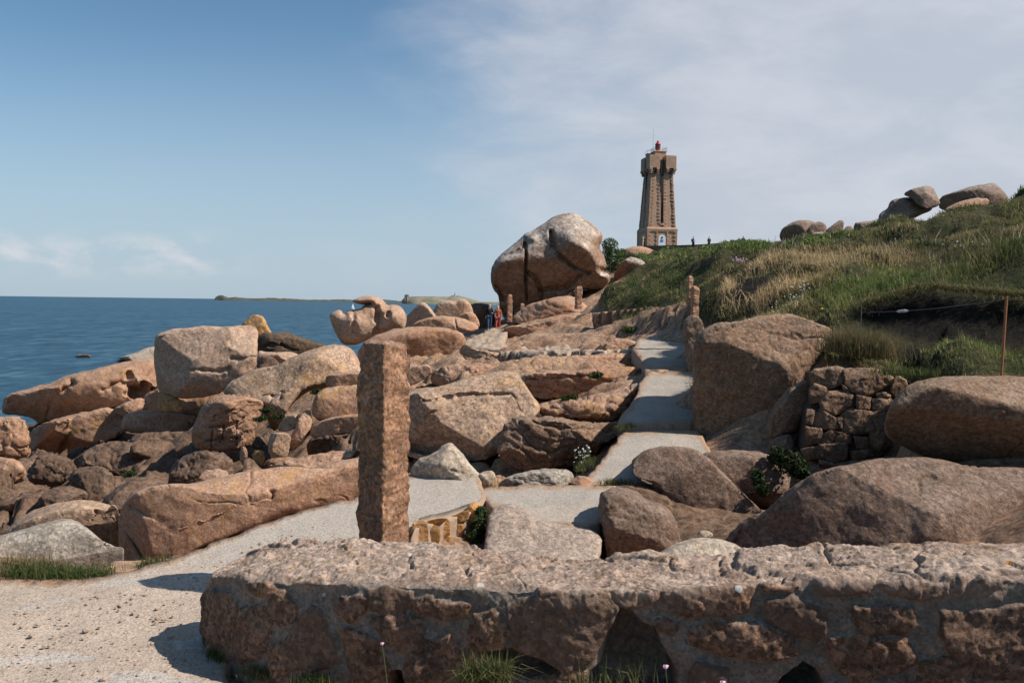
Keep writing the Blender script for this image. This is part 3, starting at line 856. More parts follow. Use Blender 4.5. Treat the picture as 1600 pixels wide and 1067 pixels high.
rock('sea_rock', 'tiny brown rock awash in the sea off the left shore', M_mid, [(116,557),(124,554),(136,553.6),(144,557),(136,560),(122,560)], 119, T=1.2, amp=.02, cat='rock', step=1.5)
# seaside tors
rock('rock_formation', 'bird-shaped rock with an overhanging beak-like cap by the sea, right of the pale slab', M_pale,
     [(514,493),(519,487),(532,483),(538,491),(543,485),(564,484),(567,478),(584,474),(565,475.5),(547,472),(555,466),(575,463),(591,465),(599,471),(605,478),(615,476),(627,480),(634,493),(633,508),(630,516),(600,520),(576,530),(560,538),(535,539),(524,521),(516,503)],
     39, T=1.3, lean=.15, amp=.014, step=1.5, R=.8, cat='rock', chaikin=1, chips=0, veins=.3, bumps=[(555,505,16,.4),(612,495,12,.3)], cracks=[([(588,482),(592,505),(588,520)],4,.35),([(607,489),(606,493)],3,.3),([(552,488),(552,505),(556,520)],3,.2)])
rock('boulder', 'pointed triangular boulder between the bird-shaped rock and the smooth domes', M_pale, [(626,514),(630,501),(652,477),(660,471),(671,480),(683,496),(684,514)], 43, T=1.3, lean=.35, amp=.015, facets=[(655,495,-.9,-.2,-.9)])
rock('boulder', 'smooth pale double-domed boulder left of the walkers', M_pale, [(674,490),(685,472),(700,469),(711,471),(721,466.5),(731,470),(738,482),(742,498),(712,503),(680,503)], 47, T=1.6, lean=.4, amp=.012, cracks=[([(711,471),(716,482)],3,.2)])
rock('boulder', 'shaded brown boulder right behind the walkers at the narrow passage', M_brown, [(733,477),(745,473),(768,477),(775,500),(768,516),(747,514),(740,497)], 61, T=1.6, amp=.02)
rock('boulder', 'low rounded brown stone at the left of the walkers, in front of the double dome', M_mid, [(710,499),(722,488),(740,487),(750,505),(748,514),(727,506)], 45, T=.8, amp=.02)
rock('boulder', 'flat-topped orange-ended slab in front of the pointed triangular boulder', M_mid, [(628,517),(660,498),(686,493),(720,496),(746,507),(748,516),(717,520),(680,520)], 37, T=1.0, lean=.5, amp=.02, cracks=[([(710,498),(714,512)],2,.2)])
rock('boulder', 'broad whale-backed boulder with a horizontal crack, right behind the top of the standing stone', M_mid, [(560,540),(600,517),(655,511),(692,511),(718,519),(729,534),(718,552),(680,560),(640,570),(600,575),(560,575)], 28.5, T=1.3, lean=.45, amp=.018,
     cracks=[([(610,553),(650,551),(715,540)],2,.12)], facets=[(660,545,.1,.15,-.95)])
rock('boulder', 'small pale block right of the standing stone, under the whale-backed boulder', M_pale, [(630,577),(650,571),(673,569),(675,587),(640,604),(630,600)], 16.5, T=.4, p=3, amp=.02, cat='stone')
# the split boulder and ledges of the middle
rock('boulder', 'large tan boulder with sunlit sloping top and dark undercut face right of the standing stone', M_yellow,
     [(600,640),(640,612),(670,604),(720,592),(782,582),(806,584),(818,600),(832,620),(846,642),(826,652),(798,656),(800,690),(785,704),(760,718),(700,722),(650,718),(600,700)], 12.2, T=1.2, lean=1.0, amp=.016, p=2.8, step=2,
     facets=[(740,625,.05,-1.25,-.35),(690,664,-.50,.6,-.54)], veins=1.4, cracks=[([(660,628),(720,617),(800,616),(815,640)],2.6,.10),([(640,640),(655,650),(690,640)],3,.1)], k=.14)
rock('rock_ledge', 'dark jagged ledge with shaded lower face right of the large tan boulder', M_rough,
     [(790,657),(840,648),(880,650),(935,660),(968,655),(975,676),(950,692),(930,714),(905,730),(860,738),(820,738),(790,725),(775,704),(785,672)], 11.2, T=.75, lean=.8, amp=.02, strata=.035, blocky=.02, bscale=6, cat='rock',
     facets=[(860,690,.1,.35,-.45)])
rock('rock_ledge', 'long layered ledge with an overhanging right end beside the stair path', M_mid,
     [(806,591),(845,580),(907,579),(945,576),(990,574),(1012,582),(1002,593),(970,603),(920,620),(882,626),(832,624),(817,604)], 14.6, T=.9, lean=1.0, amp=.02, strata=.04, cat='rock', facets=[(900,612,.0,.2,-.5)], cracks=[([(820,592),(880,590),(940,584)],2.2,.14)])
rock('rock_ledge', 'lower shaded ledge between the large tan boulder and the stair path', M_mid, [(836,630),(900,626),(970,610),(1004,597),(995,622),(968,658),(930,660),(880,652),(842,648)], 12.9, T=.6, lean=.9, amp=.025, strata=.05, blocky=.015, cat='rock')
rock('rock_ledge', 'thin layered shelf of rock above the long layered ledge', M_mid, [(760,572),(800,562),(880,556),(960,552),(1000,555),(1008,572),(940,577),(860,580),(800,590),(770,588)], 16.8, T=.6, lean=1.2, amp=.025, strata=.05, cat='rock')
rock('rock_ledge', 'crumbly sloping rock shelf beside the small pale block', M_mid, [(672,580),(700,568),(770,566),(790,580),(775,584),(700,606),(676,604)], 16.2, T=.5, lean=1.2, amp=.03, blocky=.04, bscale=5, cat='rock')
rock('rock_ledge', 'dark undercut ledge below the bright tread of the path', M_mid, [(712,552),(722,540),(742,545),(790,553),(860,555),(930,549),(960,552),(900,562),(800,566),(740,562)], 22, T=.5, lean=.7, amp=.03, strata=.06, cat='rock')
rock('boulder', 'low pale hump of rock at the left side of the stair path top', M_mid, [(933,541),(950,533),(967,528),(995,534),(1003,545),(970,549),(937,549)], 19.5, T=.5, lean=.9, amp=.03, strata=.03)
# bank under the elephant-shaped boulder
rock('rock_ledge', 'tan rock bank between the tall thin post and the stout post', M_mid, [(798,494),(825,476),(860,466),(895,461),(912,475),(922,485),(930,494),(895,494),(870,500),(827,502),(803,505)], 50, T=1.8, lean=.6, amp=.02, strata=.02, cat='rock')
rock('rock_ledge', 'long layered brown ledge in front of the elephant-shaped boulder', M_mid, [(775,534),(785,515),(805,508),(845,499),(890,489),(925,490),(922,512),(897,523),(860,528),(825,535),(785,543)], 44, T=2.0, lean=.6, amp=.02, strata=.025, cat='rock', cracks=[([(810,530),(860,515),(918,508)],3,.4)])
rock('rock_ledge', 'small dark-sided ledge at the foot of the layered brown ledge', M_mid, [(858,533),(880,521),(905,521),(930,530),(935,540),(880,541)], 33, T=.8, lean=.6, amp=.03, strata=.04, cat='rock')
# the great dome boulder
rock('boulder', 'giant elephant-shaped grey-topped boulder with a deep vertical crack, below the lighthouse', M_eleph,
     [(766,435),(770,411),(785,396),(802,381),(817,369),(821,364),(833,361),(850,349),(866,338),(887,332.5),(901,334),(915,341),(930,353),(941,366),(941,376),(936,386),(942,398),(950,418),(940,424),(952,427),(955,438),(945,449),(930,455),(912,452),(895,454),(882,467),(850,473),(837,475),(820,478),(806,486),(802,500),(788,500),(780,477),(779,461),(771,453)],
     60, T=3.6, lean=.45, amp=.013, step=1.6, R=.7, p=2.4, chaikin=1, chips=0, veins=.5, k=.5, facets=[(820,425,-.15,.55,-2.9),(880,440,.1,.9,-2.6)],
     bumps=[(893,378,30,1.5),(905,402,20,1.0),(832,369,8,.6),(793,425,16,.7),(850,425,24,.6),(925,395,16,.5)],
     cracks=[([(819,372),(822,400),(821,430),(823,468)],1.5,.75),([(861,363),(864,385),(878,403),(900,420),(920,427)],2.6,.8),([(824,426),(836,434),(843,448),(847,470)],2.2,.6),([(847,455),(880,452),(905,430)],3,.7),([(790,400),(810,392),(820,384)],2.5,.25),([(768,440),(780,452),(785,470)],3,.5)])
rock('boulder', 'pinkish grey boulder on the turf right of the elephant-shaped boulder', M_eleph, [(958,434),(967,415),(982,401),(997,404),(1016,415),(1005,428),(978,440),(962,444)], 63, T=1.6, amp=.015, facets=[(975,425,-.8,0,-1.0)])
rock('boulder', 'low flat tan rock in front of the lighthouse base', M_mid, [(966,394),(985,385.5),(1005,384.5),(1027,394),(1000,402),(970,402)], 96, T=2, lean=.6, amp=.02)
# skyline of the hill
rock('boulder', 'large rounded brown boulder, leftmost on the hill skyline', M_shade, [(1218,372),(1220,360),(1227,352),(1245,344.5),(1265,343.5),(1275,347),(1268,356),(1262,370),(1250,378),(1225,380)], 72, T=1.8, amp=.018, bumps=[(1245,360,12,.4)])
rock('boulder', 'smaller rounded boulder leaning on the right of the leftmost skyline boulder', M_shade, [(1255,372),(1262,356),(1274,347),(1286,347),(1292,354),(1290,368),(1270,376)], 71, T=1.2, amp=.018)
rock('boulder', 'pointed tilted boulder on the skyline right of the leftmost pair', M_shade, [(1288,363),(1300,352),(1312,344),(1318.5,345),(1318,358),(1312,369),(1292,371)], 68, T=.9, amp=.018)
rock('boulder', 'low whitish cracked rock at the feet of the leftmost skyline boulders', M_grey, [(1252,373),(1270,364),(1288,362),(1293,374),(1270,380),(1250,379)], 66, T=.9, amp=.02, blocky=.03)
rock('boulder', 'tiny square boulder on the skyline left of the flat-topped one', M_shade, [(1320,357),(1322,354),(1332,353),(1335,366),(1321,368)], 68, T=.5, amp=.02)
rock('boulder', 'low flat-topped boulder on the skyline left of the stacked rocks', M_shade, [(1334,349),(1345,347),(1362,345),(1375,346),(1389,358),(1360,364),(1334,365)], 62, T=1.2, lean=.4, amp=.015, p=3)
rock('boulder', 'big smooth snout-nosed boulder carrying a square block on the hill skyline', M_shade, [(1372,344),(1374,333),(1387,326),(1389,317),(1397,311),(1415,309),(1440,310),(1458,322),(1455,330),(1437,338),(1412,349),(1390,356),(1375,353)], 46, T=1.2, amp=.014, cracks=[([(1390,318),(1402,316)],1.8,.2)])
rock('boulder', 'square weathered block sitting on the snout-nosed boulder of the skyline', M_shade, [(1411,305),(1416,300),(1424,295),(1447,290.5),(1457,292),(1465,307),(1470,320),(1450,328),(1435,322),(1425,310)], 45.3, T=1.1, amp=.014, p=3, facets=[(1430,310,-.7,.1,-.8)])
rock('boulder', 'long dark wedge-shaped boulder, rightmost on the hill skyline', M_shade, [(1464,310),(1500,296),(1547,286),(1556,287),(1572,303),(1580,316),(1520,330),(1470,330)], 49, T=1.8, amp=.014, facets=[(1500,315,-.5,.3,-1.2)])
rock('boulder', 'low pale rock in the turf under the wedge-shaped skyline boulder', M_mid, [(1472,328),(1500,315),(1522,310),(1548,310),(1540,325),(1487,334)], 43, T=.8, lean=.6, amp=.02)
# right-hand boulders
rock('boulder', 'massive square-cut boulder with coarse sunlit crown at the right of the stair path', M_rough,
     [(1084,600),(1082,560),(1089,526),(1110,511),(1160,502),(1200,494),(1240,493),(1264,499),(1292,508),(1312,525),(1312,550),(1280,585),(1250,620),(1232,660),(1215,700),(1195,712),(1150,709),(1118,697),(1084,692),(1082,640)],
     10.3, T=1.0, Tb=1.1, lean=.15, p=3.4, R=.38, amp=.02, facets=[(1190,540,.05,-.6,-.62),(1180,600,-.16,.1,-.74),(1100,600,-1.9,.0,-.66),(1240,640,.35,.4,-.62)], k=.08, step=2.2, blocky=.006, chips=4)
rock('boulder', 'shaded rough rock at the lower right foot of the square-cut boulder', M_rough, [(1195,660),(1225,610),(1262,588),(1300,590),(1290,650),(1240,676),(1205,690)], 9.3, T=.35, amp=.02)
rock('boulder', 'small rounded shaded stone under the square-cut boulder, left of the dry stone wall', M_rough, [(1196,694),(1228,674),(1245,690),(1238,718),(1212,722)], 9.0, T=.22, amp=.02, cat='stone')
rock('boulder', 'flat-topped dark boulder jutting over the foot of the stair path', M_painted_shade,
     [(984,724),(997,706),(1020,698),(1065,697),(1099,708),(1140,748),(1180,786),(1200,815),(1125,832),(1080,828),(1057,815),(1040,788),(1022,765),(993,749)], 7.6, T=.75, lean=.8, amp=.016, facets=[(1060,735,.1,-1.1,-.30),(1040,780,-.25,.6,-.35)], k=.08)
rock('boulder', 'shaded boulder filling the gap below the square-cut boulder', M_painted_shade, [(1090,712),(1130,702),(1205,708),(1235,735),(1230,775),(1200,800),(1150,780),(1110,745)], 8.3, T=.4, lean=.6, amp=.02)
rock('boulder', 'big sloping grey-topped boulder in the right foreground, behind the wall', M_painted_shade,
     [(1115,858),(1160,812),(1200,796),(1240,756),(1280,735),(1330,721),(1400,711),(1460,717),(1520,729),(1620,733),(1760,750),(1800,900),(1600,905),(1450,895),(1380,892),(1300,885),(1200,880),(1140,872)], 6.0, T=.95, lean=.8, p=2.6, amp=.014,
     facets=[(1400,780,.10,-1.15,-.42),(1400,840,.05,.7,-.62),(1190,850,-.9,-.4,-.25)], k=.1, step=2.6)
rock('boulder', 'smooth dark overhanging boulder with rusty rod, right edge of the picture', M_rough,
     [(1383,668),(1389,640),(1410,609),(1440,594),(1500,589),(1560,588),(1660,590),(1780,605),(1820,690),(1740,745),(1620,740),(1540,734),(1460,718),(1408,693),(1387,682)], 6.9, T=.9, lean=.25, amp=.012, p=2.8,
     facets=[(1480,660,-.25,.55,-.70),(1560,600,.1,-1.2,-.55)], k=.12, step=2.6)
rock('boulder', 'upright jagged rock right of the concrete platform, in front of the flat-topped dark boulder', M_painted_shade,
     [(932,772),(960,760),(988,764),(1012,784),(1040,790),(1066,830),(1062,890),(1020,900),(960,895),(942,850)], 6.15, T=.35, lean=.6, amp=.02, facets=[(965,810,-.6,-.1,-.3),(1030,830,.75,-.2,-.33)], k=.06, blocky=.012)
rock('boulder', 'rough sloping rock falling from the concrete platform towards the wall', M_ledge,
     [(758,812),(776,792),(807,788),(840,813),(900,820),(930,828),(944,850),(925,900),(880,905),(840,905),(760,900)], 5.85, T=.10, Tb=.5, lean=2.0, amp=.016, chips=0)
# stones round the standing stone
rock('boulder', 'small white-topped peaked stone right of the standing stone, spotted with lichen', M_white, [(640,738),(648,722),(677,709),(697,692),(708,693),(721,706),(730,722),(748,740),(764,757),(735,768),(720,757),(680,757),(645,757)], 7.9, T=.4, lean=.5, amp=.02, cat='stone', cracks=[([(640,738),(690,732),(722,738)],3,.06)])
rock('boulder', 'small lichened stone at the right of the white-topped stone', M_white, [(745,742),(758,735),(772,735),(778,755),(768,766),(752,764)], 7.7, T=.18, amp=.025, cat='stone')
rock('boulder', 'low grey rock along the back edge of the concrete platform', M_grey, [(776,756),(790,746),(815,738),(860,731),(892,734),(897,748),(882,762),(845,764),(805,762),(780,763)], 7.75, T=.3, lean=.7, amp=.025, strata=.03)
rock('boulder', 'small brown stone at the foot of the stair path by the white flowers', M_mid, [(884,760),(898,743),(918,745),(930,756),(918,764)], 7.7, T=.18, amp=.03, cat='stone')
# left foreground
rock('boulder', 'long massive tan slab with a dark undercut left end beside the gravel path', M_near,
     [(187,803),(196,785),(220,765),(261,756),(300,756),(330,747),(400,735),(450,727),(500,733),(560,728),(590,760),(560,786),(500,794),(440,806),(380,832),(340,844),(300,862),(265,886),(235,890),(200,892),(188,870),(186,830)], 7.1, T=.9, lean=.9, amp=.012, p=2.7, step=2.4,
     facets=[(330,790,.22,-1.05,-.42),(225,845,-.9,.1,-.30),(310,840,.25,.75,-.48)], k=.1, bumps=[(250,790,30,.08),(420,765,40,.10)], cracks=[([(205,790),(240,805),(262,835)],5,.06),([(270,830),(330,815),(430,775)],4,.08),([(425,770),(432,800)],4,.07)])
rock('boulder', 'tan slab behind the long massive slab, touching the standing stone', M_near, [(430,755),(480,734),(520,721),(590,708),(590,752),(480,780),(440,785)], 9.4, T=.5, lean=.9, amp=.018)
rock('boulder', 'rounded boulder covered in orange lichen behind the grey boulder', M_yellow, [(0,836),(35,806),(75,790),(120,781),(152,783),(177,790),(190,810),(192,860),(182,885),(150,880),(60,870),(5,860)], 8.6, T=.8, lean=.7, amp=.016, bumps=[(170,820,14,.15)], cracks=[([(150,800),(158,830),(185,840)],4,.12)])
rock('boulder', 'grey speckled boulder with grass at its foot, left edge of the path', M_grey, [(-90,900),(-60,860),(0,838),(60,821),(95,811),(117,812),(142,830),(172,860),(193,893),(180,902),(100,912),(0,914),(-90,914)], 5.75, T=.5, lean=.8, amp=.012, facets=[(60,860,.1,-.9,-.3)], k=.07)
# dark shore rubble, the larger ones one by one
for lb, ol, d, mt, kw in [
    ('pinkish rounded boulder at the left edge below the rock stack', [(-30,716),(12,714),(36,724),(42,745),(26,759),(-30,762)], 16, M_mid, {}),
    ('dark craggy rock right of the pinkish rounded boulder', [(38,745),(45,720),(65,711),(95,714),(112,735),(102,757),(60,760)], 18, M_brown, dict(blocky=.04)),
    ('brown hunched rock in the middle of the shore rubble', [(103,762),(115,735),(140,724),(172,734),(182,760),(168,790),(130,795)], 14.5, M_brown, dict(blocky=.02)),
    ('wide brown slab of shore rock under the two-lobed boulder', [(105,728),(140,700),(180,688),(230,698),(272,714),(290,737),(240,750),(180,745),(128,744)], 20, M_brown, dict(blocky=.03, lean=.9)),
    ('flat dark shelf below the slab of the block boulder', [(193,682),(240,674),(305,676),(308,702),(272,717),(200,708),(178,697)], 22, M_brown, dict(strata=.04, lean=.9)),
    ('dark rock in the shadow under the rounded outcrop', [(262,748),(280,714),(312,704),(362,708),(370,742),(332,764),(285,764)], 13.5, M_brown, dict(blocky=.03)),
    ('small tan-topped stone behind the long massive slab', [(305,748),(315,735),(352,732),(360,748),(335,758)], 10.5, M_mid, {}),
    ('sloping brown rock just behind the long massive slab', [(155,790),(182,755),(222,745),(262,750),(258,765),(215,775),(190,806),(165,806)], 10.8, M_brown, dict(lean=.8)),
    ('flat grey slab tilted among the shore rubble', [(50,792),(75,764),(110,759),(138,769),(133,786),(80,796)], 12.3, M_brown, dict(lean=1.1, strata=.02)),
    ('blackish rock at the left edge above the lichened boulder', [(-30,765),(20,760),(38,790),(28,820),(-30,824)], 13, M_brown, dict(blocky=.03)),
    ('dark ledge running behind the long massive slab', [(405,735),(440,722),(475,714),(545,703),(575,708),(520,726),(450,745)], 12.6, M_mid, dict(lean=1.0, strata=.03)),
    ('shaded stone wedge below the upright light block', [(410,728),(425,715),(460,714),(478,722),(440,735)], 14.2, M_mid, {}),
    ('dark angular rock between the rock stack and the two-lobed boulder', [(35,712),(50,700),(80,708),(110,716),(120,728),(70,726),(40,722)], 24, M_brown, dict(blocky=.03)),
    ]:
    rock('shore_rock', lb, mt, ol, d, cat='rock', **{**dict(amp=.03, lean=.5, chips=10, iso=True, R=.4, p=3.2), **kw})
# smaller rubble nobody could tell apart
r2 = np.random.default_rng(3)
protos = []
for k in range(5):
    a = np.linspace(0, 2 * math.pi, 9, endpoint=False)
    rr = r2.uniform(.75, 1.15, 9)
    ol = np.stack([100 + 16 * rr * np.cos(a), 760 + 10 * rr * np.sin(a)], 1)
    protos.append(relief(ol, 15, T=.16, amp=.06, lean=.3, step=2.4, blocky=.04, chips=12, iso=True))
n = 0
for _ in range(900):
    if n >= 16:
        break
    px, py = r2.uniform(-20, 400), r2.uniform(680, 800)
    if not inpoly(np.array(px), np.array(py), [(-20,690),(60,700),(190,690),(310,705),(420,712),(420,735),(260,750),(190,790),(0,830),(-20,830)]):
        continue
    d = np.interp(py, [680, 740, 800, 830], [24, 17, 11.5, 9]) * r2.uniform(.9, 1.05)
    p = P(px, py, d)
    v, f = protos[n % 5]
    o = v - v.mean(0)
    s = r2.uniform(.8, 2.2) * d / 15
    th = r2.uniform(0, 6.28)
    o = o * s @ np.array([[math.cos(th), math.sin(th), 0], [-math.sin(th), math.cos(th), 0], [0, 0, 1]])
    p[2] = float(ground_z(p[0], p[1])) + .02 * s
    ob = meshobj('shore_rubble', o + p, f, [M_brown, M_brown, M_mid][int(r2.integers(0, 3))], p)
    tag(ob, 'dark brown rubble stone among the shore rocks at the left', 'stone', 'rubble stones of the left shore')
    n += 1

# ------------------------------------------------------------------ standing stone
def prism(name, label, mat, base, w, dp, h, rot, cat, seed, top=.0, rough=.02, taper=1.0, lean=(0, 0), group=None, bulge=0.0, nseg=64, tilt_top=0.0):
    rows = int(max(24, h / (w * .03))); rows = min(rows, 180)
    th = np.linspace(0, 2 * math.pi, nseg, endpoint=False)
    ee = 0.16
    cxs = np.sign(np.cos(th)) * np.abs(np.cos(th)) ** ee; cys = np.sign(np.sin(th)) * np.abs(np.sin(th)) ** ee
    vs = []
    for i in range(rows + 1):
        t = i / rows
        s = (1 + (taper - 1) * t) * (1 - 0.20 * sstep(.92, 1.0, t))
        for k in range(nseg):
            x, y = cxs[k] * w / 2 * s, cys[k] * dp / 2 * s
            vs.append((x, y, -0.12 + (h + 0.12) * t + tilt_top * x * sstep(.85, 1, t)))
    for q in range(1, 13):
        s = (1 + (taper - 1)) * 0.80 * (1 - q / 13)
        for k in range(nseg):
            x, y = cxs[k] * w / 2 * s, cys[k] * dp / 2 * s
            vs.append((x, y, h + tilt_top * x + .12 * w * (1 - (1 - q / 13) ** 2)))
    vs.append((0, 0, h + .12 * w))
    v = np.array(vs)
    c, s_ = math.cos(rot), math.sin(rot)
    v = np.stack([v[:, 0] * c - v[:, 1] * s_ + lean[0] * v[:, 2], v[:, 0] * s_ + v[:, 1] * c + lean[1] * v[:, 2], v[:, 2]], 1)
    nr = rows + 13
    ii = np.arange(nr * nseg).reshape(nr, nseg)
    f = []
    for i in range(nr - 1):
        a, b = ii[i], ii[i + 1]
        f += np.stack([a, np.roll(a, -1), np.roll(b, -1)], 1).tolist() + np.stack([a, np.roll(b, -1), b], 1).tolist()
    f += [[ii[-1][k], ii[-1][(k + 1) % nseg], len(v) - 1] for k in range(nseg)]
    f = np.array(f)
    nm = vnormals(v, f)
    q = v / w
    ds = rough * (fbm(q * 2.2, 6, seed, .6) + 0.8 * fbm(q * np.array([1.2, 1.2, .7]), 3, seed + 9)) - rough * .8 * np.maximum(0, fbm(q * 5, 3, seed + 4) - .5)
    v = v + nm * (ds * 1.0)[:, None]
    o = meshobj(name, v + np.asarray(base), f, mat, base)
    return tag(o, label, cat, group)

M_post = granite('granite_post', c1=(.38, .205, .12), c2=(.28, .15, .09), stain=(.11, .07, .05), up=(.42, .33, .26), s=2.4, grain=75, lichen=.45, white=.3, upamt=.5, b=1.3, gcon=1.25)
bp = P(599, 900, 4.52)
prism('standing_stone', 'tall rough granite post standing alone at the edge of the path behind the wall', M_post, (bp[0], bp[1], -.03), .222, .222, 1.475, R_(52), 'stone post', 11, rough=.013, taper=.98, tilt_top=-.12)

# ------------------------------------------------------------------ small stone posts up the hill
def post_at(label, x0, x1, ytop, ybot, d, seed, rot=.3):
    a = P((x0 + x1) / 2, ybot, d); b = P((x0 + x1) / 2, ytop, d)
    wd = (x1 - x0) / F * d * .8
    prism('stone_post', label, M_mid, a, wd, wd, b[2] - a[2], rot, 'stone post', seed, rough=.02 * wd / .25, group='stone posts along the path', nseg=32)
post_at('tall thin stone post beside the two walkers', 791.5, 800.5, 461, 500, 47, 31)
post_at('stout stone post on the rock bank in front of the elephant-shaped boulder', 898, 909, 448, 480, 47, 32)
post_at('short stump of a stone post just left of the stout post on the bank', 812.5, 819, 474.5, 486, 52, 35)
post_at('slim stone post rising from the turf at the top of the stair path', 1073, 1082, 432.5, 472, 21.5, 33)
post_at('squat stone post leaning in the grass nearer than the slim one at the stair top', 1078, 1091, 449, 500, 16.5, 34)

rock('boulder', 'upright kerb rock in the shade along the right side of the upper stair path', M_rough, [(1066,506),(1074,494),(1088,490),(1100,505),(1100,560),(1098,620),(1084,606),(1074,575),(1070,540)], 13.6, T=.5, Tb=1.6, lean=.1, p=3, amp=.025)

rock('rock', 'low gravelly rock hump at the left foot of the foreground wall', M_ledge, [(190,1110),(225,1050),(262,1025),(300,1008),(345,1018),(395,1050),(430,1085),(450,1120),(300,1130)], 3.62, T=.05, Tb=.3, lean=2.3, amp=.012, chips=0, cat='rock')
rock('rock', 'flat grey rock barely showing through the gravel path at the left edge', M_grey, [(-60,950),(-20,925),(40,918),(85,926),(100,940),(60,956),(10,968),(-50,975)], 4.42, T=.03, Tb=.2, lean=2.45, amp=.010, chips=0, cat='rock')
# ------------------------------------------------------------------ foreground wall of rough stones in mortar
def wall_mat():
    m, t, bs = newmat('mortared_rubble_wall')
    geo = t.n('ShaderNodeNewGeometry'); pos = geo.outputs['Position']
    st, g1 = granite_color(t, pos, (.30, .175, .115), (.21, .12, .08), (.075, .055, .042), (.40, .285, .215), 2.2, 80, .18, .0, .55, 0.95, 1.4)
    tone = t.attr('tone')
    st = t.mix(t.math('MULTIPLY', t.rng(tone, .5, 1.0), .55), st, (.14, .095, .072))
    mo, g2 = granite_color(t, pos, (.32, .255, .205), (.235, .18, .14), (.13, .10, .078), (.41, .34, .285), 2.6, 90, .05, .15, .5, .6, .8)
    col = t.mix(t.rng(t.math('ADD', t.attr('mortar'), t.math('MULTIPLY', t.math('SUBTRACT', t.noise(pos, 26, 5, .65), .5), .7)), .38, .62), st, mo)
    cap = t.mix(t.rng(t.noise(pos, 4.5, 7, .68, .4), .40, .62), (.43, .325, .255), (.38, .25, .17))
    cap2, _ = granite_color(t, pos, (.47, .35, .28), (.42, .29, .215), (.23, .155, .11), (.50, .395, .325), 2.6, 75, .25, .3, .6, .7, 1.0)
    col = t.mix(t.attr('cap'), col, cap2)
    # pale lichen rosettes
    v = t.voro(pos, 9, 'F1', 'Distance'); vc = t.voro(pos, 9, 'F1', 'Color')
    sg = t.n('ShaderNodeSeparateColor'); t.put(sg, 0, vc)
    wob = t.math('MULTIPLY', t.math('SUBTRACT', t.noise(pos, 40, 4), .5), .16)
    rad = t.math('MULTIPLY', sg.outputs[1], .20)
    li = t.math('MULTIPLY', t.math('LESS_THAN', t.math('ADD', v, wob), rad), t.math('GREATER_THAN', sg.outputs[0], .80))
    col = t.mix(t.math('MULTIPLY', li, .85), col, (.47, .47, .455))
    ow = t.math('MULTIPLY', t.math('LESS_THAN', t.math('ADD', v, wob), rad), t.math('LESS_THAN', sg.outputs[0], .05))
    col = t.mix(t.math('MULTIPLY', ow, .8), col, (.5, .24, .04))
    nb = bump(t, t.noise(pos, 7, 12, .72, .3), .8, .05)
    nb = bump(t, g1, .6, .008, nb)
    t.put(bs, 'Base Color', col); t.put(bs, 'Normal', nb)
    bs.inputs['Roughness'].default_value = .92
    bs.inputs['Specular IOR Level'].default_value = .18
    return m

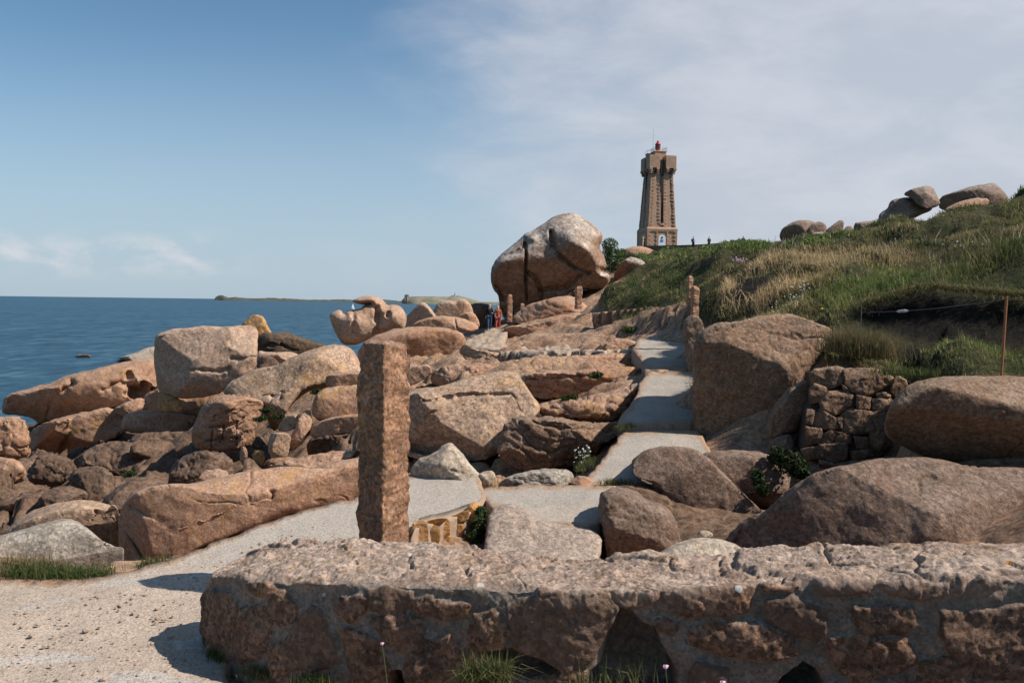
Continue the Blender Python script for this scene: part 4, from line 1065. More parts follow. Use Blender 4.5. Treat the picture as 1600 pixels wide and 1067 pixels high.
WF = np.array([(-1.53,3.90,.33),(-1.30,3.66,.40),(-1.05,3.48,.45),(-.55,3.26,.52),(.24,3.05,.58),(1.15,2.93,.66),(1.85,2.82,.73),(2.8,2.68,.80),(4.2,2.5,.85)])
WB = np.array([(-1.50,4.02,.33),(-1.16,4.06,.45),(-.80,3.98,.50),(-.40,3.86,.53),(.28,3.50,.57),(1.25,3.32,.69),(1.98,3.18,.76),(2.9,3.05,.82),(4.3,2.95,.86)])
def fg_wall():
    n = 9
    k = np.linspace(0, 1, n)
    NS, NT_ = 860, 250
    # arc length along the front
    L = np.concatenate([[0], np.cumsum(np.linalg.norm(np.diff(WF[:, :2], axis=0), axis=1))])
    s = np.concatenate([np.linspace(0, L[6], 720), np.linspace(L[6], L[-1], NS - 719)[1:]])
    f = np.stack([np.interp(s, L, WF[:, i]) for i in range(3)], 1)
    b = np.stack([np.interp(s, L, WB[:, i]) for i in range(3)], 1)
    g = np.exp(-((np.arange(-30, 31)) / 14.0) ** 2); g /= g.sum()
    sm = lambda a: np.stack([np.convolve(np.pad(a[:, i], 30, mode='reflect', reflect_type='odd'), g, 'valid') for i in range(3)], 1)
    f, b = sm(f), sm(b)
    fb = f.copy(); fb[:, 2] = -.14; fb[:, 1] -= .05
    bb = b.copy(); bb[:, 2] = -.3; bb[:, 1] += .03
    sec = np.stack([fb, f, b, bb], 1)                          # NS x 4 x 3
    tt = np.concatenate([np.linspace(0, 1, 130, endpoint=False), np.linspace(1, 2, 100, endpoint=False), np.linspace(2, 3, 20)])
    i0 = np.minimum(tt.astype(int), 2); fr = (tt - i0)[None, :, None]
    W = sec[:, i0] * (1 - fr) + sec[:, i0 + 1] * fr
    # round the two top edges
    kern = np.exp(-((np.arange(-14, 15)) / 3.6) ** 2); kern /= kern.sum()
    Wp = np.pad(W, ((0, 0), (14, 14), (0, 0)), mode='edge')
    W2 = sum(Wp[:, q:q + W.shape[1]] * kern[q] for q in range(29))
    W2[:, 0], W2[:, -1] = W[:, 0], W[:, -1]
    W = W2
    # round the free end
    e = np.sqrt(np.clip(1 - (1 - np.clip(s / .16, 0, 1)) ** 2, 0, 1))
    cen = W.mean(1, keepdims=True)
    W = cen + (W - cen) * (.12 + .88 * e)[:, None, None]
    NTt = len(tt)
    V = W.reshape(-1, 3)
    ii = np.arange(len(s) * NTt).reshape(len(s), NTt)
    Fq = np.stack([ii[:-1, :-1], ii[1:, :-1], ii[1:, 1:], ii[:-1, 1:]], -1).reshape(-1, 4)
    tri = np.vstack([Fq[:, [0, 1, 2]], Fq[:, [0, 2, 3]]])
    N = vnormals(V, tri)
    px, py = proj(V)
    T2 = np.tile(tt, len(s))
    Z = lambda pts, ox, oy: [(ox + x * .3125, oy + y * .3125) for x, y in pts]
    A = lambda *p: Z(p, 300, 800); B = lambda *p: Z(p, 700, 800); C = lambda *p: Z(p, 1100, 800)
    stones = [
        A((40,400),(120,392),(205,415),(232,470),(212,600),(160,660),(60,650),(25,560)), A((245,480),(330,465),(382,490),(388,640),(335,725),(262,725),(236,560)),
        A((400,395),(440,405),(518,470),(500,540),(432,562),(393,495)), A((500,600),(600,468),(640,500),(684,640),(722,720),(692,782),(600,805),(478,772),(455,700)),
        A((745,428),(822,408),(886,428),(882,500),(800,545),(730,500)), A((752,588),(860,598),(945,640),(962,720),(1005,820),(1005,900),(790,900),(768,760)),
        A((888,530),(1000,498),(1122,540),(1152,640),(1080,705),(955,640)), A((1098,438),(1192,428),(1192,512),(1118,505)), A((888,398),(980,376),(1092,408),(1092,470),(980,522),(886,490)),
        A((1088,720),(1150,648),(1290,618),(1342,720),(1342,900),(1100,900),(1056,800)), A((1408,518),(1500,498),(1562,560),(1568,684),(1480,705),(1396,672),(1386,590)), A((165,648),(232,648),(242,745),(165,725)),
        A((270,340),(380,350),(390,400),(330,420),(270,390)), A((1210,450),(1380,470),(1360,520),(1220,520)), A((30,650),(150,670),(170,760),(40,720)), A((390,690),(440,660),(470,800),(400,850)),
        B((308,480),(350,438),(560,418),(780,378),(832,440),(862,492),(800,600),(742,702),(690,775),(600,796),(468,742),(328,682)), B((832,348),(900,303),(985,328),(1055,380),(1064,440),(1000,474),(880,484),(830,430)),
        B((1072,398),(1130,343),(1400,308),(1512,298),(1524,400),(1502,482),(1400,514),(1200,524),(1078,472)), B((990,540),(1100,525),(1155,570),(1130,625),(1035,598)), B((1208,590),(1320,556),(1560,568),(1725,640),(1745,700),(1600,735),(1400,714),(1216,662)),
        B((1236,758),(1400,788),(1425,900),(1195,900)), B((100,700),(290,700),(460,760),(600,810),(690,800),(600,900),(100,900)), B((450,330),(560,320),(700,310),(790,330),(780,372),(560,408),(460,410)),
        C((305,440),(450,436),(606,500),(594,600),(560,645),(438,592),(316,532)), C((636,640),(780,616),(1014,640),(1064,740),(962,804),(760,835),(676,782),(636,700)), C((756,488),(1040,476),(1066,560),(1002,614),(780,594)),
        C((1186,500),(1700,466),(1900,480),(1900,840),(1400,824),(1246,704),(1176,600)), C((278,343),(462,348),(432,392),(298,388)), C((558,328),(845,348),(824,402),(598,402)), C((896,338),(1215,358),(1215,402),(1080,434),(946,392)),
        C((1080,760),(1230,730),(1380,840),(1380,920),(1060,920)), C((640,860),(1000,820),(1040,940),(620,940))]
    vis = (T2 < 1.12)
    hmax = np.full(len(V), -1e3); tone = np.zeros(len(V))
    wob = 3.5 + 4.0 * fbm(V * 7, 5, 5, .6)
    for i, sp in enumerate(stones):
        sp = np.array(sp, float)
        lo, hi = sp.min(0) - 25, sp.max(0) + 25
        m = np.where(vis & (px > lo[0]) & (px < hi[0]) & (py > lo[1]) & (py < hi[1]))[0]
        if not len(m):
            continue
        d = sdpoly(px[m], py[m], sp) + wob[m]
        up = d > hmax[m]
        hmax[m] = np.where(up, d, hmax[m]); tone[m] = np.where(up, (i * .618) % 1, tone[m])
    # elsewhere (beyond the picture, the back): irregular cells
    f1, f2, cr = worley(V * np.array([3.6, 3.6, 4.4]) + .3 * np.stack([fbm(V * 3, 3, 51), fbm(V * 3, 3, 52), fbm(V * 3, 3, 53)], 1), 8)
    other = (f2 - f1 - .10) * 60
    off = (px > 1640) | (T2 > 1.9)
    hmax = np.where(off, other, hmax); tone = np.where(off, cr, tone)
    topw = sstep(.93, 1.12, T2 + .10 * fbm(V * 4, 4, 61)) * sstep(2.25, 2.05, T2)
    stone = sstep(-2.5, 3.5, hmax)
    rnd = np.sqrt(np.clip(hmax / 26, 0, 1))
    dsp = (-.012 + stone * .014 + rnd * .014) * (1 - topw)
    rough = .010 * fbm(V * 5, 7, 71, .66)
    rdg = .010 * (1 - np.abs(fbm(V * 7, 4, 73))) - .006
    # lumpy capping: cobbles half sunk in mortar, ledges along the front lip
    c1, c2, cc = worley(V * np.array([3.4, 4.2, 2.0]) + .25 * np.stack([fbm(V * 4, 3, 81), fbm(V * 4, 3, 82), 0 * T2], 1), 90)
    q = V[:, 0] * 2.5 - V[:, 1] * 9 + fbm(V * 3, 4, 91) * 1.4
    saw = q - np.floor(q)
    capd = .016 * (cc - .45) * sstep(.02, .10, c2 - c1) + .010 * saw * sstep(.4, .6, cc) + .011 * fbm(V * 3.2, 7, 93, .70) - .014 * np.exp(-((c2 - c1) / .05) ** 2) * (cc > .55)
    k1, k2, kc = worley(V * np.array([9, 9, 11]) + .3 * np.stack([fbm(V * 9, 2, 171), fbm(V * 9, 2, 172), 0 * T2], 1), 175)
    dsp = dsp + .007 * (kc - .5) * (1 - topw) * stone + .004 * (kc - .5) * topw
    dsp = dsp + rough + rdg * (1 - topw) + capd * topw
    # the broken-out hollow and the low hole
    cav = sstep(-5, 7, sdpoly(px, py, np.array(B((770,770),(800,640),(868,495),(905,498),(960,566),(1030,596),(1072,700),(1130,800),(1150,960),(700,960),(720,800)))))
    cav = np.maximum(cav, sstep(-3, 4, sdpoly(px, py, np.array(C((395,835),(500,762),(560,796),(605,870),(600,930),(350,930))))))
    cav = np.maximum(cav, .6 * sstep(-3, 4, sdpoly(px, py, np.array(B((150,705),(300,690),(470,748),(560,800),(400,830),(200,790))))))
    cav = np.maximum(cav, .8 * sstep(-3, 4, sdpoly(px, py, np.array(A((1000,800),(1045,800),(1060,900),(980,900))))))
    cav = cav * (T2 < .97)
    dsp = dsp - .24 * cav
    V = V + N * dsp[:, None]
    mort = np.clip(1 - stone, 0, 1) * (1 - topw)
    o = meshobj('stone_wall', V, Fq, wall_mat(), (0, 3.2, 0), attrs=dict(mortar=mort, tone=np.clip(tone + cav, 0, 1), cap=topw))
    # outward orientation
    tag(o, 'low thick wall of dark rubble stones in grey mortar with sunlit top across the foreground', 'wall')
fg_wall()
rock('boulder', 'small smooth pale stone showing just above the top of the foreground wall', M_white, [(1005,880),(1040,858),(1062,846),(1095,838),(1140,845),(1170,862),(1170,890),(1060,895)], 4.5, T=.15, lean=1.0, amp=.012, cat='stone')
rock('boulder', 'tiny rounded stone perched on the pale stone behind the foreground wall', M_white, [(1088,838),(1092,830),(1102,827.5),(1112,831),(1116,840),(1100,845)], 4.75, T=.05, amp=.03, cat='stone', step=1.6)
rock('boulder', 'dark knobbly stone on the far right end of the foreground wall top', M_rough, [(1495,872),(1530,855),(1580,848),(1660,852),(1700,900),(1500,900)], 3.5, T=.12, lean=.9, amp=.018, chips=0, cat='stone')

# ------------------------------------------------------------------ walls built of many traced stones
def stone_wall(name, label, mat, mortar_mat, stones, back, dfun, T, amp=.02, cat='wall', backoff=.06, grow=1.1, chaikin=1):
    allv, allf, n = [], [], 0
    for sp in stones:
        sp = np.array(sp, float)
        cxy = sp.mean(0)
        sp = cxy + (sp - cxy) * grow
        v, f = relief(sp, float(dfun(*cxy)), T=T, Tb=.15, lean=.1, amp=amp, p=3.2, R=.4, step=1.8, chaikin=chaikin, chips=3)
        allv.append(v); allf.append(f + n); n += len(v)
    V, Fc = np.vstack(allv), np.vstack(allf)
    org = np.array([V[:, 0].mean(), V[:, 1].mean(), V[:, 2].min()])
    root = empty(name, org, label, cat)
    a = meshobj('facing_stones', V - org, Fc, mat, parent=root)
    pl = resample(np.array(back, float), 4, 1)
    bv, bt, ib = triangulate(pl, 5, 3)
    dd = np.array([float(dfun(x, y)) for x, y in bv]) + backoff
    p1 = P(bv[:, 0], bv[:, 1], dd) ; p1 += (.02 * fbm(p1 * 6, 4, 9))[:, None] * np.array([0, 1, 0])
    p2 = p1.copy(); p2[:, 1] += .3
    nb_ = len(bv)
    ff = bt.tolist() + (bt[:, ::-1] + nb_).tolist()
    k = len(pl)
    for i in range(k):
        j = (i + 1) % k
        ff += [[i, j, nb_ + j], [i, nb_ + j, nb_ + i]]
    meshobj('mortar_core', np.vstack([p1, p2]) - org, np.array(ff), mortar_mat, parent=root)
    return root
M_darkcore = plain('earth_joint', (.075, .052, .04), .95, var=.5)
M_mortar = plain('warm_mortar', (.29, .21, .15), .95, var=.3, scale=14, bmp=.4)
z8 = lambda *p: [(1200 + x / 4, 480 + y / 4) for x, y in p]
ST2 = [z8((270,420),(300,388),(430,374),(482,395),(482,440),(450,482),(400,502),(288,477)), z8((487,400),(540,384),(680,394),(742,420),(782,460),(772,520),(640,547),(530,527),(490,482)),
       z8((782,450),(810,428),(862,460),(867,490),(830,522),(790,562),(770,520)), z8((333,590),(380,533),(480,523),(542,560),(547,620),(500,652),(420,670),(348,642)), z8((553,550),(650,568),(652,637),(558,642)),
       z8((653,573),(765,568),(773,600),(742,652),(658,637)), z8((678,540),(762,528),(765,562),(688,567)), z8((298,662),(330,643),(422,690),(458,760),(400,767),(298,742)),
       z8((468,680),(520,643),(700,648),(752,660),(742,722),(690,772),(520,792),(472,775)), z8((243,640),(296,643),(297,742),(238,722)), z8((238,748),(332,760),(342,832),(248,862)),
       z8((340,798),(400,768),(422,800),(402,852),(343,846)), z8((418,798),(522,798),(517,852),(428,852)), z8((328,860),(492,848),(507,900),(490,957),(430,972),(333,942)), z8((538,808),(632,818),(642,882),(558,882)),
       z8((638,788),(722,768),(745,832),(702,892),(648,882)), z8((208,888),(322,870),(332,942),(248,952)), z8((518,898),(652,888),(662,932),(530,952)), z8((460,480),(490,500),(520,530),(470,520)), z8((660,690),(740,730),(770,860),(720,900)),
       z8((290,480),(390,510),(370,535),(330,585),(270,600),(260,520)), z8((430,690),(465,690),(466,760),(450,755)), z8((400,770),(520,795),(420,795)), z8((335,950),(430,978),(520,960),(660,940),(660,1000),(340,1010))]
stone_wall('dry_stone_wall', 'shaded dry stone retaining wall between the square-cut boulder and the dark overhanging boulder', M_rough, M_darkcore, ST2,
           z8((285,440),(300,410),(480,405),(740,440),(850,470),(780,620),(760,900),(600,1000),(330,1000),(225,930),(250,760),(250,640),(300,560)), lambda x, y: 8.75 + (640 - y) * .0018 - (x - 1310) * .0006, .07, .03, grow=1.13, chaikin=0, backoff=.03)
z6 = lambda *p: [(620 + x / 3.2, 640 + y / 3.2) for x, y in p]
ST3 = [z6((78,588),(140,575),(148,640),(140,700),(78,760)), z6((152,598),(205,592),(208,640),(190,690),(150,690)), z6((215,575),(255,555),(262,620),(240,650),(215,640)), z6((285,570),(330,562),(328,625),(290,635)),
       z6((285,645),(322,660),(310,715),(285,720)), z6((262,545),(340,510),(350,530),(338,555),(270,558)), z6((345,560),(360,510),(400,498),(420,560),(395,640),(350,720),(330,700)), z6((200,695),(265,640),(275,720),(230,760),(180,760)), z6((150,560),(215,545),(240,555),(150,585))]
stone_wall('mortared_wall', 'little sunlit orange masonry wall holding up the path edge right of the standing stone', M_orange, M_mortar, ST3,
           z6((68,604),(150,580),(240,556),(350,516),(405,500),(420,560),(400,700),(300,790),(64,800)), lambda x, y: np.interp(x, [640, 755], [5.75, 6.55]) - .10, .010, .02, backoff=.014, grow=1.42)
# low brown wall at the head of the steps
lw = []
rr_ = np.random.default_rng(5)
for row, (ya, yb, h_) in enumerate([(494, 481, 9), (503, 491, 9), (512, 500, 9)]):
    x = 926 + 3 * row
    while x < 1066 - 28 * row:
        wd = rr_.uniform(8, 17); t_ = (x - 926) / 140
        y = ya + (yb - ya) * t_
        lw.append([(x, y - h_ / 2), (x + wd - 1, y - h_ / 2 - 1), (x + wd - 1, y + h_ / 2 - 1), (x, y + h_ / 2)])
        x += wd
stone_wall('low_stone_wall', 'low brown stone wall between rock bank and turf at the head of the stair path', M_mid, M_brown, lw,
           [(924,490),(990,482),(1068,476),(1070,498),(1000,508),(985,520),(930,520)], lambda x, y: 34 - (x - 926) * .08, .12, .03, backoff=.05, grow=1.06, chaikin=0)

# ------------------------------------------------------------------ vegetation
def leaf_mat(name='grass_blades'):
    m, t, bs = newmat(name)
    tone = t.attr('tone'); val = t.attr('val')
    r = t.n('ShaderNodeValToRGB')
    r.color_ramp.elements[0].position = 0; r.color_ramp.elements[0].color = (.03, .052, .016, 1)
    r.color_ramp.elements[1].position = 1; r.color_ramp.elements[1].color = (.34, .255, .16, 1)
    for p_, c_ in ((.22, (.055, .085, .022)), (.42, (.105, .11, .04)), (.62, (.17, .135, .066)), (.82, (.26, .19, .11))):
        e = r.color_ramp.elements.new(p_); e.color = (*c_, 1)
    t.put(r, 0, tone)
    cg = t.n('ShaderNodeCombineColor')
    for q in range(3):
        t.put(cg, q, val)
    col = t.mix(1.0, r.outputs[0], cg.outputs[0], 'MULTIPLY')
    t.put(bs, 'Base Color', col)
    bs.inputs['Roughness'].default_value = .7
    bs.inputs['Specular IOR Level'].default_value = .2
    tr = t.n('ShaderNodeBsdfTranslucent'); t.put(tr, 0, col)
    mx = t.n('ShaderNodeMixShader'); mx.inputs[0].default_value = .3
    t.t.links.new(bs.outputs[0], mx.inputs[1]); t.t.links.new(tr.outputs[0], mx.inputs[2])
    out = [n for n in t.t.nodes if n.type == 'OUTPUT_MATERIAL'][0]
    t.t.links.new(mx.outputs[0], out.inputs[0])
    return m
M_leaf = leaf_mat()

def blades(base, h, wdt, tone, val, r, bend=.5, up=None):
    """one curved blade per base point -> verts, tris, attrs"""
    n = len(base)
    th = r.uniform(0, 2 * math.pi, n)
    side = np.stack([np.cos(th), np.sin(th), np.zeros(n)], 1)
    ld = r.uniform(0, 2 * math.pi, n)
    la = (np.abs(r.normal(0, bend, n)) * h)[:, None]
    lean = np.stack([np.cos(ld), np.sin(ld), np.zeros(n)], 1) * la
    if up is not None:
        lean = lean + up * h[:, None]
    u = np.array([0, 0, 1.0])
    h_ = h[:, None]; w_ = wdt[:, None]
    b0 = base - side * w_ * .5; b1 = base + side * w_ * .5
    mid = base + u * h_ * .55 + lean * .35
    m0 = mid - side * w_ * .4; m1 = mid + side * w_ * .4
    tip = base + u * h_ * np.maximum(.35, 1 - .5 * (la / h_) ** 2) + lean
    v = np.stack([b0, b1, m1, m0, tip], 1).reshape(-1, 3)
    o = (np.arange(n) * 5)[:, None]
    f = np.vstack([o + np.array([[0, 1, 2]]), o + np.array([[0, 2, 3]]), o + np.array([[3, 2, 4]])])
    return v, f, dict(tone=np.repeat(tone, 5), val=np.repeat(val, 5))

def turf_blades():
    r = np.random.default_rng(17)
    N = 760000
    u = r.uniform(.10, 1.35, N); v = r.uniform(math.log(6.9), math.log(112), N)
    d = np.exp(v)
    fi = (u - UU[0]) / (UU[1] - UU[0]); fj = (v - VV[0]) / (VV[1] - VV[0])
    tf = turf.reshape(NV, NU)[np.round(fj).astype(int), np.round(fi).clip(0, NU - 1).astype(int)]
    sl = soil.reshape(NV, NU)[np.round(fj).astype(int), np.round(fi).clip(0, NU - 1).astype(int)]
    x = u * d
    z = ground_z(x, d)
    p = np.stack([x, d, z], 1)
    n1 = fbm(p * np.array([.35, .35, 0]) * 1.0, 4, 131); n2 = fbm(p * np.array([1.3, 1.3, 0]), 4, 137)
    px, py = proj(p)
    keep = r.uniform(0, 1, N) < tf * (1 - .93 * sl) * np.clip(.7 + .9 * n2, .42, 1)
    keep &= (px < 1950)
    p, d, px, py, n1, n2, sl = (a[keep] for a in (p, d, px, py, n1, n2, sl))
    N = len(p)
    Zn = lambda poly, s=14: zone(poly, s, px, py)
    lush = Zn([(1285,470),(1330,420),(1420,425),(1620,425),(1620,462),(1450,447),(1345,470),(1290,500)])
    straw = Zn([(1110,420),(1180,395),(1330,385),(1520,380),(1560,400),(1430,425),(1320,420),(1250,445),(1190,490),(1130,480)], 18)
    dark = Zn([(1330,372),(1620,305),(1620,390),(1400,392)], 12)
    fern = Zn([(985,395),(1010,383),(1220,374),(1330,362),(1345,372),(1260,388),(1090,404),(1040,415),(1000,412)], 6)
    slope = Zn([(925,485),(1000,410),(1090,405),(1180,400),(1100,440),(1086,520),(1040,480)], 14)
    terr = Zn([(1290,500),(1400,520),(1600,550),(1620,600),(1400,600),(1290,580)], 8)
    tone = .42 + .18 * n1 + .10 * r.normal(0, 1, N)
    tone = tone * (1 - straw) + straw * (.70 + .18 * n2 + .1 * r.normal(0, 1, N))
    tone = tone * (1 - lush) + lush * (.30 + .10 * n1 + .08 * r.normal(0, 1, N))
    tone = tone * (1 - dark) + dark * (.38 + .25 * n1 + .1 * r.normal(0, 1, N))
    tone = tone * (1 - fern) + fern * (.22 + .06 * r.normal(0, 1, N))
    tone = tone * (1 - slope * .8) + slope * .8 * (.40 + .28 * n1 + .09 * r.normal(0, 1, N))
    tone = np.where(r.uniform(0, 1, N) < .07, r.uniform(.7, 1, N), tone)
    val = (1.3 - .25 * dark - .15 * slope + .35 * fern) * np.clip(1 + .35 * n2 + .45 * n1, .45, 1.6) * (1 + .3 * lush + .45 * terr) * r.uniform(.7, 1.3, N)
    h = r.uniform(.045, .125, N) * (1 + .6 * straw + .2 * lush + .2 * fern) * (1 - .35 * terr) * np.clip(1 + .6 * n2, .5, 1.8)
    far = np.clip(d / 16, 1, 2.6)
    h = h * far ** .6
    tall = Zn([(1440,425),(1500,395),(1640,385),(1640,450),(1450,445)], 10) * (r.uniform(0, 1, N) < .2)
    h = h * (1 + 1.5 * tall); tone = np.where(tall > .5, r.uniform(.3, .62, N), tone)
    wd = np.maximum(.005, d * .00075) * r.uniform(.7, 1.5, N) * (1 + .6 * fern)
    up = np.tile(np.array([[-.15, -.15, 0]]), (N, 1))
    v, f, at = blades(p - np.array([0, 0, .02]), h, wd, np.clip(tone, 0, 1), val, r, .7, up)
    o = meshobj('grass', v, f, M_leaf, attrs=at, smooth=False)
    o['kind'] = 'stuff'
    tag(o, 'green and straw coloured grass covering the hill and its terraces', 'grass')
turf_blades()

def clump(name, label, cat, pts, h, wd, tone, n, spread, seed, bend=.5, group=None, val=1.0, up=None):
    """tuft of blades; pts = list of world points, the tuft spreads round them"""
    r = np.random.default_rng(seed)
    c = np.array([pts[i] for i in r.integers(0, len(pts), n)])
    b = c + r.normal(0, 1, (n, 3)) * np.array([spread, spread, spread * .15])
    hh = r.uniform(.45, 1.0, n) * h
    tn = np.clip(r.normal(tone, .12, n), 0, 1)
    v, f, at = blades(b, hh, r.uniform(.6, 1.3, n) * wd, tn, r.uniform(.7, 1.25, n) * val, r, bend, None if up is None else np.tile(np.array([up]), (n, 1)))
    o = meshobj(name, v, f, M_leaf, c.mean(0), attrs=at, smooth=False)
    return tag(o, label, cat, group)

def along(p0, p1, d0, d1, n=12):
    return [P(a, b, c) for a, b, c in zip(np.linspace(p0[0], p1[0], n), np.linspace(p0[1], p1[1], n), np.linspace(d0, d1, n))]
clump('tussock', 'tall golden grass tussock hanging beside the square-cut boulder above the dry stone wall', 'grass tuft', along((1310,548),(1380,560),9.3,9.1), .36, .006, .60, 2600, .10, 1, .5)
clump('tussock', 'green grass strip at the front edge of the terrace above the dry stone wall', 'grass tuft', along((1385,585),(1480,588),8.6,7.9), .10, .006, .32, 1500, .10, 2, .5)
clump('turf_fringe', 'fringe of dry turf hanging over the top of the dark soil bank', 'grass fringe', along((1350,476),(1450,449),10.35,10.2,10) + along((1450,449),(1640,466),10.2,9.9,16), .2, .008, .5, 3600, .09, 12, .5, up=(-.25, -.6, -.75))
clump('grass_tuft', 'green and brown grass growing along the foot of the grey speckled boulder', 'grass tuft', along((15,900),(165,905),5.05,4.95,20), .11, .005, .27, 1500, .05, 3, .6)
clump('grass_tuft', 'dry brown grass leaning on the grey speckled boulder at its left foot', 'grass tuft', along((10,888),(80,893),5.2,5.15), .13, .005, .68, 500, .045, 4, .6)
clump('grass_tuft', 'yellow-green grass tuft spilling from a hollow at the foot of the foreground wall', 'grass tuft', along((728,1068),(790,1064),2.86,2.86), .13, .004, .42, 420, .02, 5, .8)
clump('grass_tuft', 'sparse grass blades in the dark broken hollow of the foreground wall', 'grass tuft', along((890,1075),(1010,1072),2.98,2.95), .13, .0035, .45, 90, .03, 6, .7)
clump('grass_tuft', 'small green tuft at the left end of the foreground wall', 'grass tuft', along((330,1022),(352,1030),3.72,3.66), .06, .004, .25, 240, .02, 7, .6)
clump('grass_tuft', 'green tuft below the left half of the foreground wall at the picture bottom', 'grass tuft', along((470,1070),(515,1074),3.3,3.24), .07, .004, .22, 300, .025, 8, .6)
clump('grass_tuft', 'dry tuft in the corner where the foreground wall meets the gravel', 'grass tuft', along((385,1052),(410,1062),3.5,3.44), .07, .004, .45, 200, .02, 9, .6)

def leafy(name, label, cat, centres, n, size, seed, tone=.15, val=.9, stems=True, group=None):
    """shrub: many leaf-sized faces clumped through its volume (centres: x,y,z,rx,rz), with stems"""
    r = np.random.default_rng(seed)
    cs = np.array(centres, float)
    k = r.integers(0, len(cs), n)
    q = r.normal(0, 1, (n, 3)); q /= np.linalg.norm(q, axis=1)[:, None]
    rad = r.uniform(.25, 1.0, n) ** .5
    pos = cs[k, :3] + q * rad[:, None] * np.stack([cs[k, 3], cs[k, 3], cs[k, 4]], 1)
    clumpn = fbm(pos / (cs[:, 3].mean() * .45), 3, seed)
    keep = clumpn > -.35
    pos, q, clumpn = pos[keep], q[keep], clumpn[keep]
    n = len(pos)
    a = r.normal(0, 1, (n, 3)); a /= np.linalg.norm(a, axis=1)[:, None]
    b = np.cross(a, q + r.normal(0, .6, (n, 3))); b /= np.linalg.norm(b, axis=1)[:, None] + 1e-9
    sz = (size * r.uniform(.6, 1.3, n))[:, None]
    v = np.stack([pos - a * sz, pos + b * sz * .45, pos + a * sz, pos - b * sz * .45], 1).reshape(-1, 3)
    o4 = (np.arange(n) * 4)[:, None]
    f = o4 + np.array([[0, 1, 2, 3]])
    tn = np.clip(tone + .07 * clumpn + r.normal(0, .05, n), 0, 1); vl = val * r.uniform(.65, 1.3, n)
    org = np.array([cs[:, 0].mean(), cs[:, 1].mean(), (cs[:, 2] - cs[:, 4]).min()])
    root = empty(name, org, label, cat, group)
    meshobj('foliage', v - org, f, M_leaf, parent=root, attrs=dict(tone=np.repeat(tn, 4), val=np.repeat(vl, 4)), smooth=False)
    if stems:
        bm = bmesh.new()
        for i in range(9):
            c = cs[i % len(cs), :3] - org + r.normal(0, .25, 3) * cs[:, 3].mean()
            bm_tube(bm, (r.normal(0, .12) * cs[:, 3].mean(), r.normal(0, .12) * cs[:, 3].mean(), 0), tuple(c), size * .12, 6, size * .04)
        bmobj('stem', bm, M_bark, root)
    return root
M_bark = plain('twig_bark', (.10, .07, .05), .9)
def ctr(px, py, d, rx, rz):
    p = P(px, py, d); return (*p, rx, rz)
leafy('bush', 'bright green leafy bush beside the right flank of the elephant-shaped boulder', 'bush', [ctr(953,384,64,.7,.65), ctr(947,397,64,.6,.7), ctr(960,402,64,.8,.7), ctr(952,414,64,.8,.6), ctr(970,398,65,.6,.5)], 5200, .085, 21, .17, 1.25)
leafy('shrub', 'low bright green shrub mat in front of the low brown stone wall', 'shrub', [ctr(1000,508,24,.45,.16), ctr(1025,500,24,.5,.2), ctr(1048,494,23,.4,.18), ctr(985,515,23.5,.3,.1)], 4200, .045, 22, .2, 1.15)
leafy('shrub', 'dark green plant at the foot of the dry stone wall', 'shrub', [ctr(1235,722,7.9,.16,.12), ctr(1215,712,8.0,.1,.1), ctr(1250,735,7.8,.1,.08)], 1600, .028, 23, .04, .6)
leafy('shrub', 'small dark plant rooted between the flat-topped dark boulder and the big grey-topped boulder', 'shrub', [ctr(1184,748,7.4,.06,.10), ctr(1192,765,7.3,.06,.06)], 500, .025, 24, .06, .6)
leafy('shrub', 'hanging green cushion plant between the orange masonry and the rough sloping rock', 'shrub', [ctr(748,822,6.2,.07,.10), ctr(740,842,6.15,.07,.08), ctr(753,800,6.3,.05,.05)], 1400, .018, 25, .12, .8)
for k_, (a_, b_, d_, lb) in enumerate([(405,655,16.5,'lowest green plant tuft in the cleft right of the rounded outcrop'), (414,641,16.8,'upper green plant tuft in the cleft right of the rounded outcrop'), (431,651,16.6,'right-hand green plant tuft in the cleft right of the rounded outcrop'), (494,613,16.6,'green plant tuft on top of the square-shouldered block'),
                                     (927,587,13.6,'green plant tuft on the long layered ledge'), (888,622,12.6,'green tuft in the shadow under the long layered ledge'), (200,741,15,'bright green algae patch among the dark shore rocks')]):
    leafy('plant', lb, 'plant', [ctr(a_, b_, d_, .13, .05), ctr(a_ + 6, b_ - 2, d_, .1, .05)], 420, .03, 40 + k_, .1, .8, stems=False)
# flowers
M_white_fl = plain('white_petals', (.75, .72, .68), .7)
M_pink_fl = plain('pink_petals', (.62, .38, .48), .7)
M_yel_fl = plain('yellow_petals', (.75, .42, .02), .7)
M_stem = plain('green_stem', (.12, .14, .05), .8)
def flowers(label, mat, spots, hs, hr, group=None, name='flower_clump'):
    if len(spots) > 1:
        return drift(label, mat, spots, hs, hr)
    c = np.array(spots); org = np.array([c[:, 0].mean(), c[:, 1].mean(), c[:, 2].min() - hs])
    root = empty(name, org, label, 'flowers' if len(spots) > 1 else 'flower', group)
    bm, bs_ = bmesh.new(), bmesh.new()
    r = np.random.default_rng(len(spots))
    for p in c:
        q = Vector(p - org)
        bmesh.ops.create_icosphere(bm, subdivisions=2 if len(spots) == 1 else 1, radius=hr * r.uniform(.7, 1.2), matrix=Matrix.Translation(q) @ Matrix.Diagonal((1, 1, .75, 1)))
        bm_tube(bs_, (q.x + r.normal(0, .15) * hs, q.y + r.normal(0, .15) * hs, q.z - hs), q, hr * .14, 5)
    for v in bm.verts:
        v.co += Vector(r.normal(0, hr * .16, 3))
    bmobj('petals', bm, mat, root); bmobj('stem', bs_, M_stem, root)
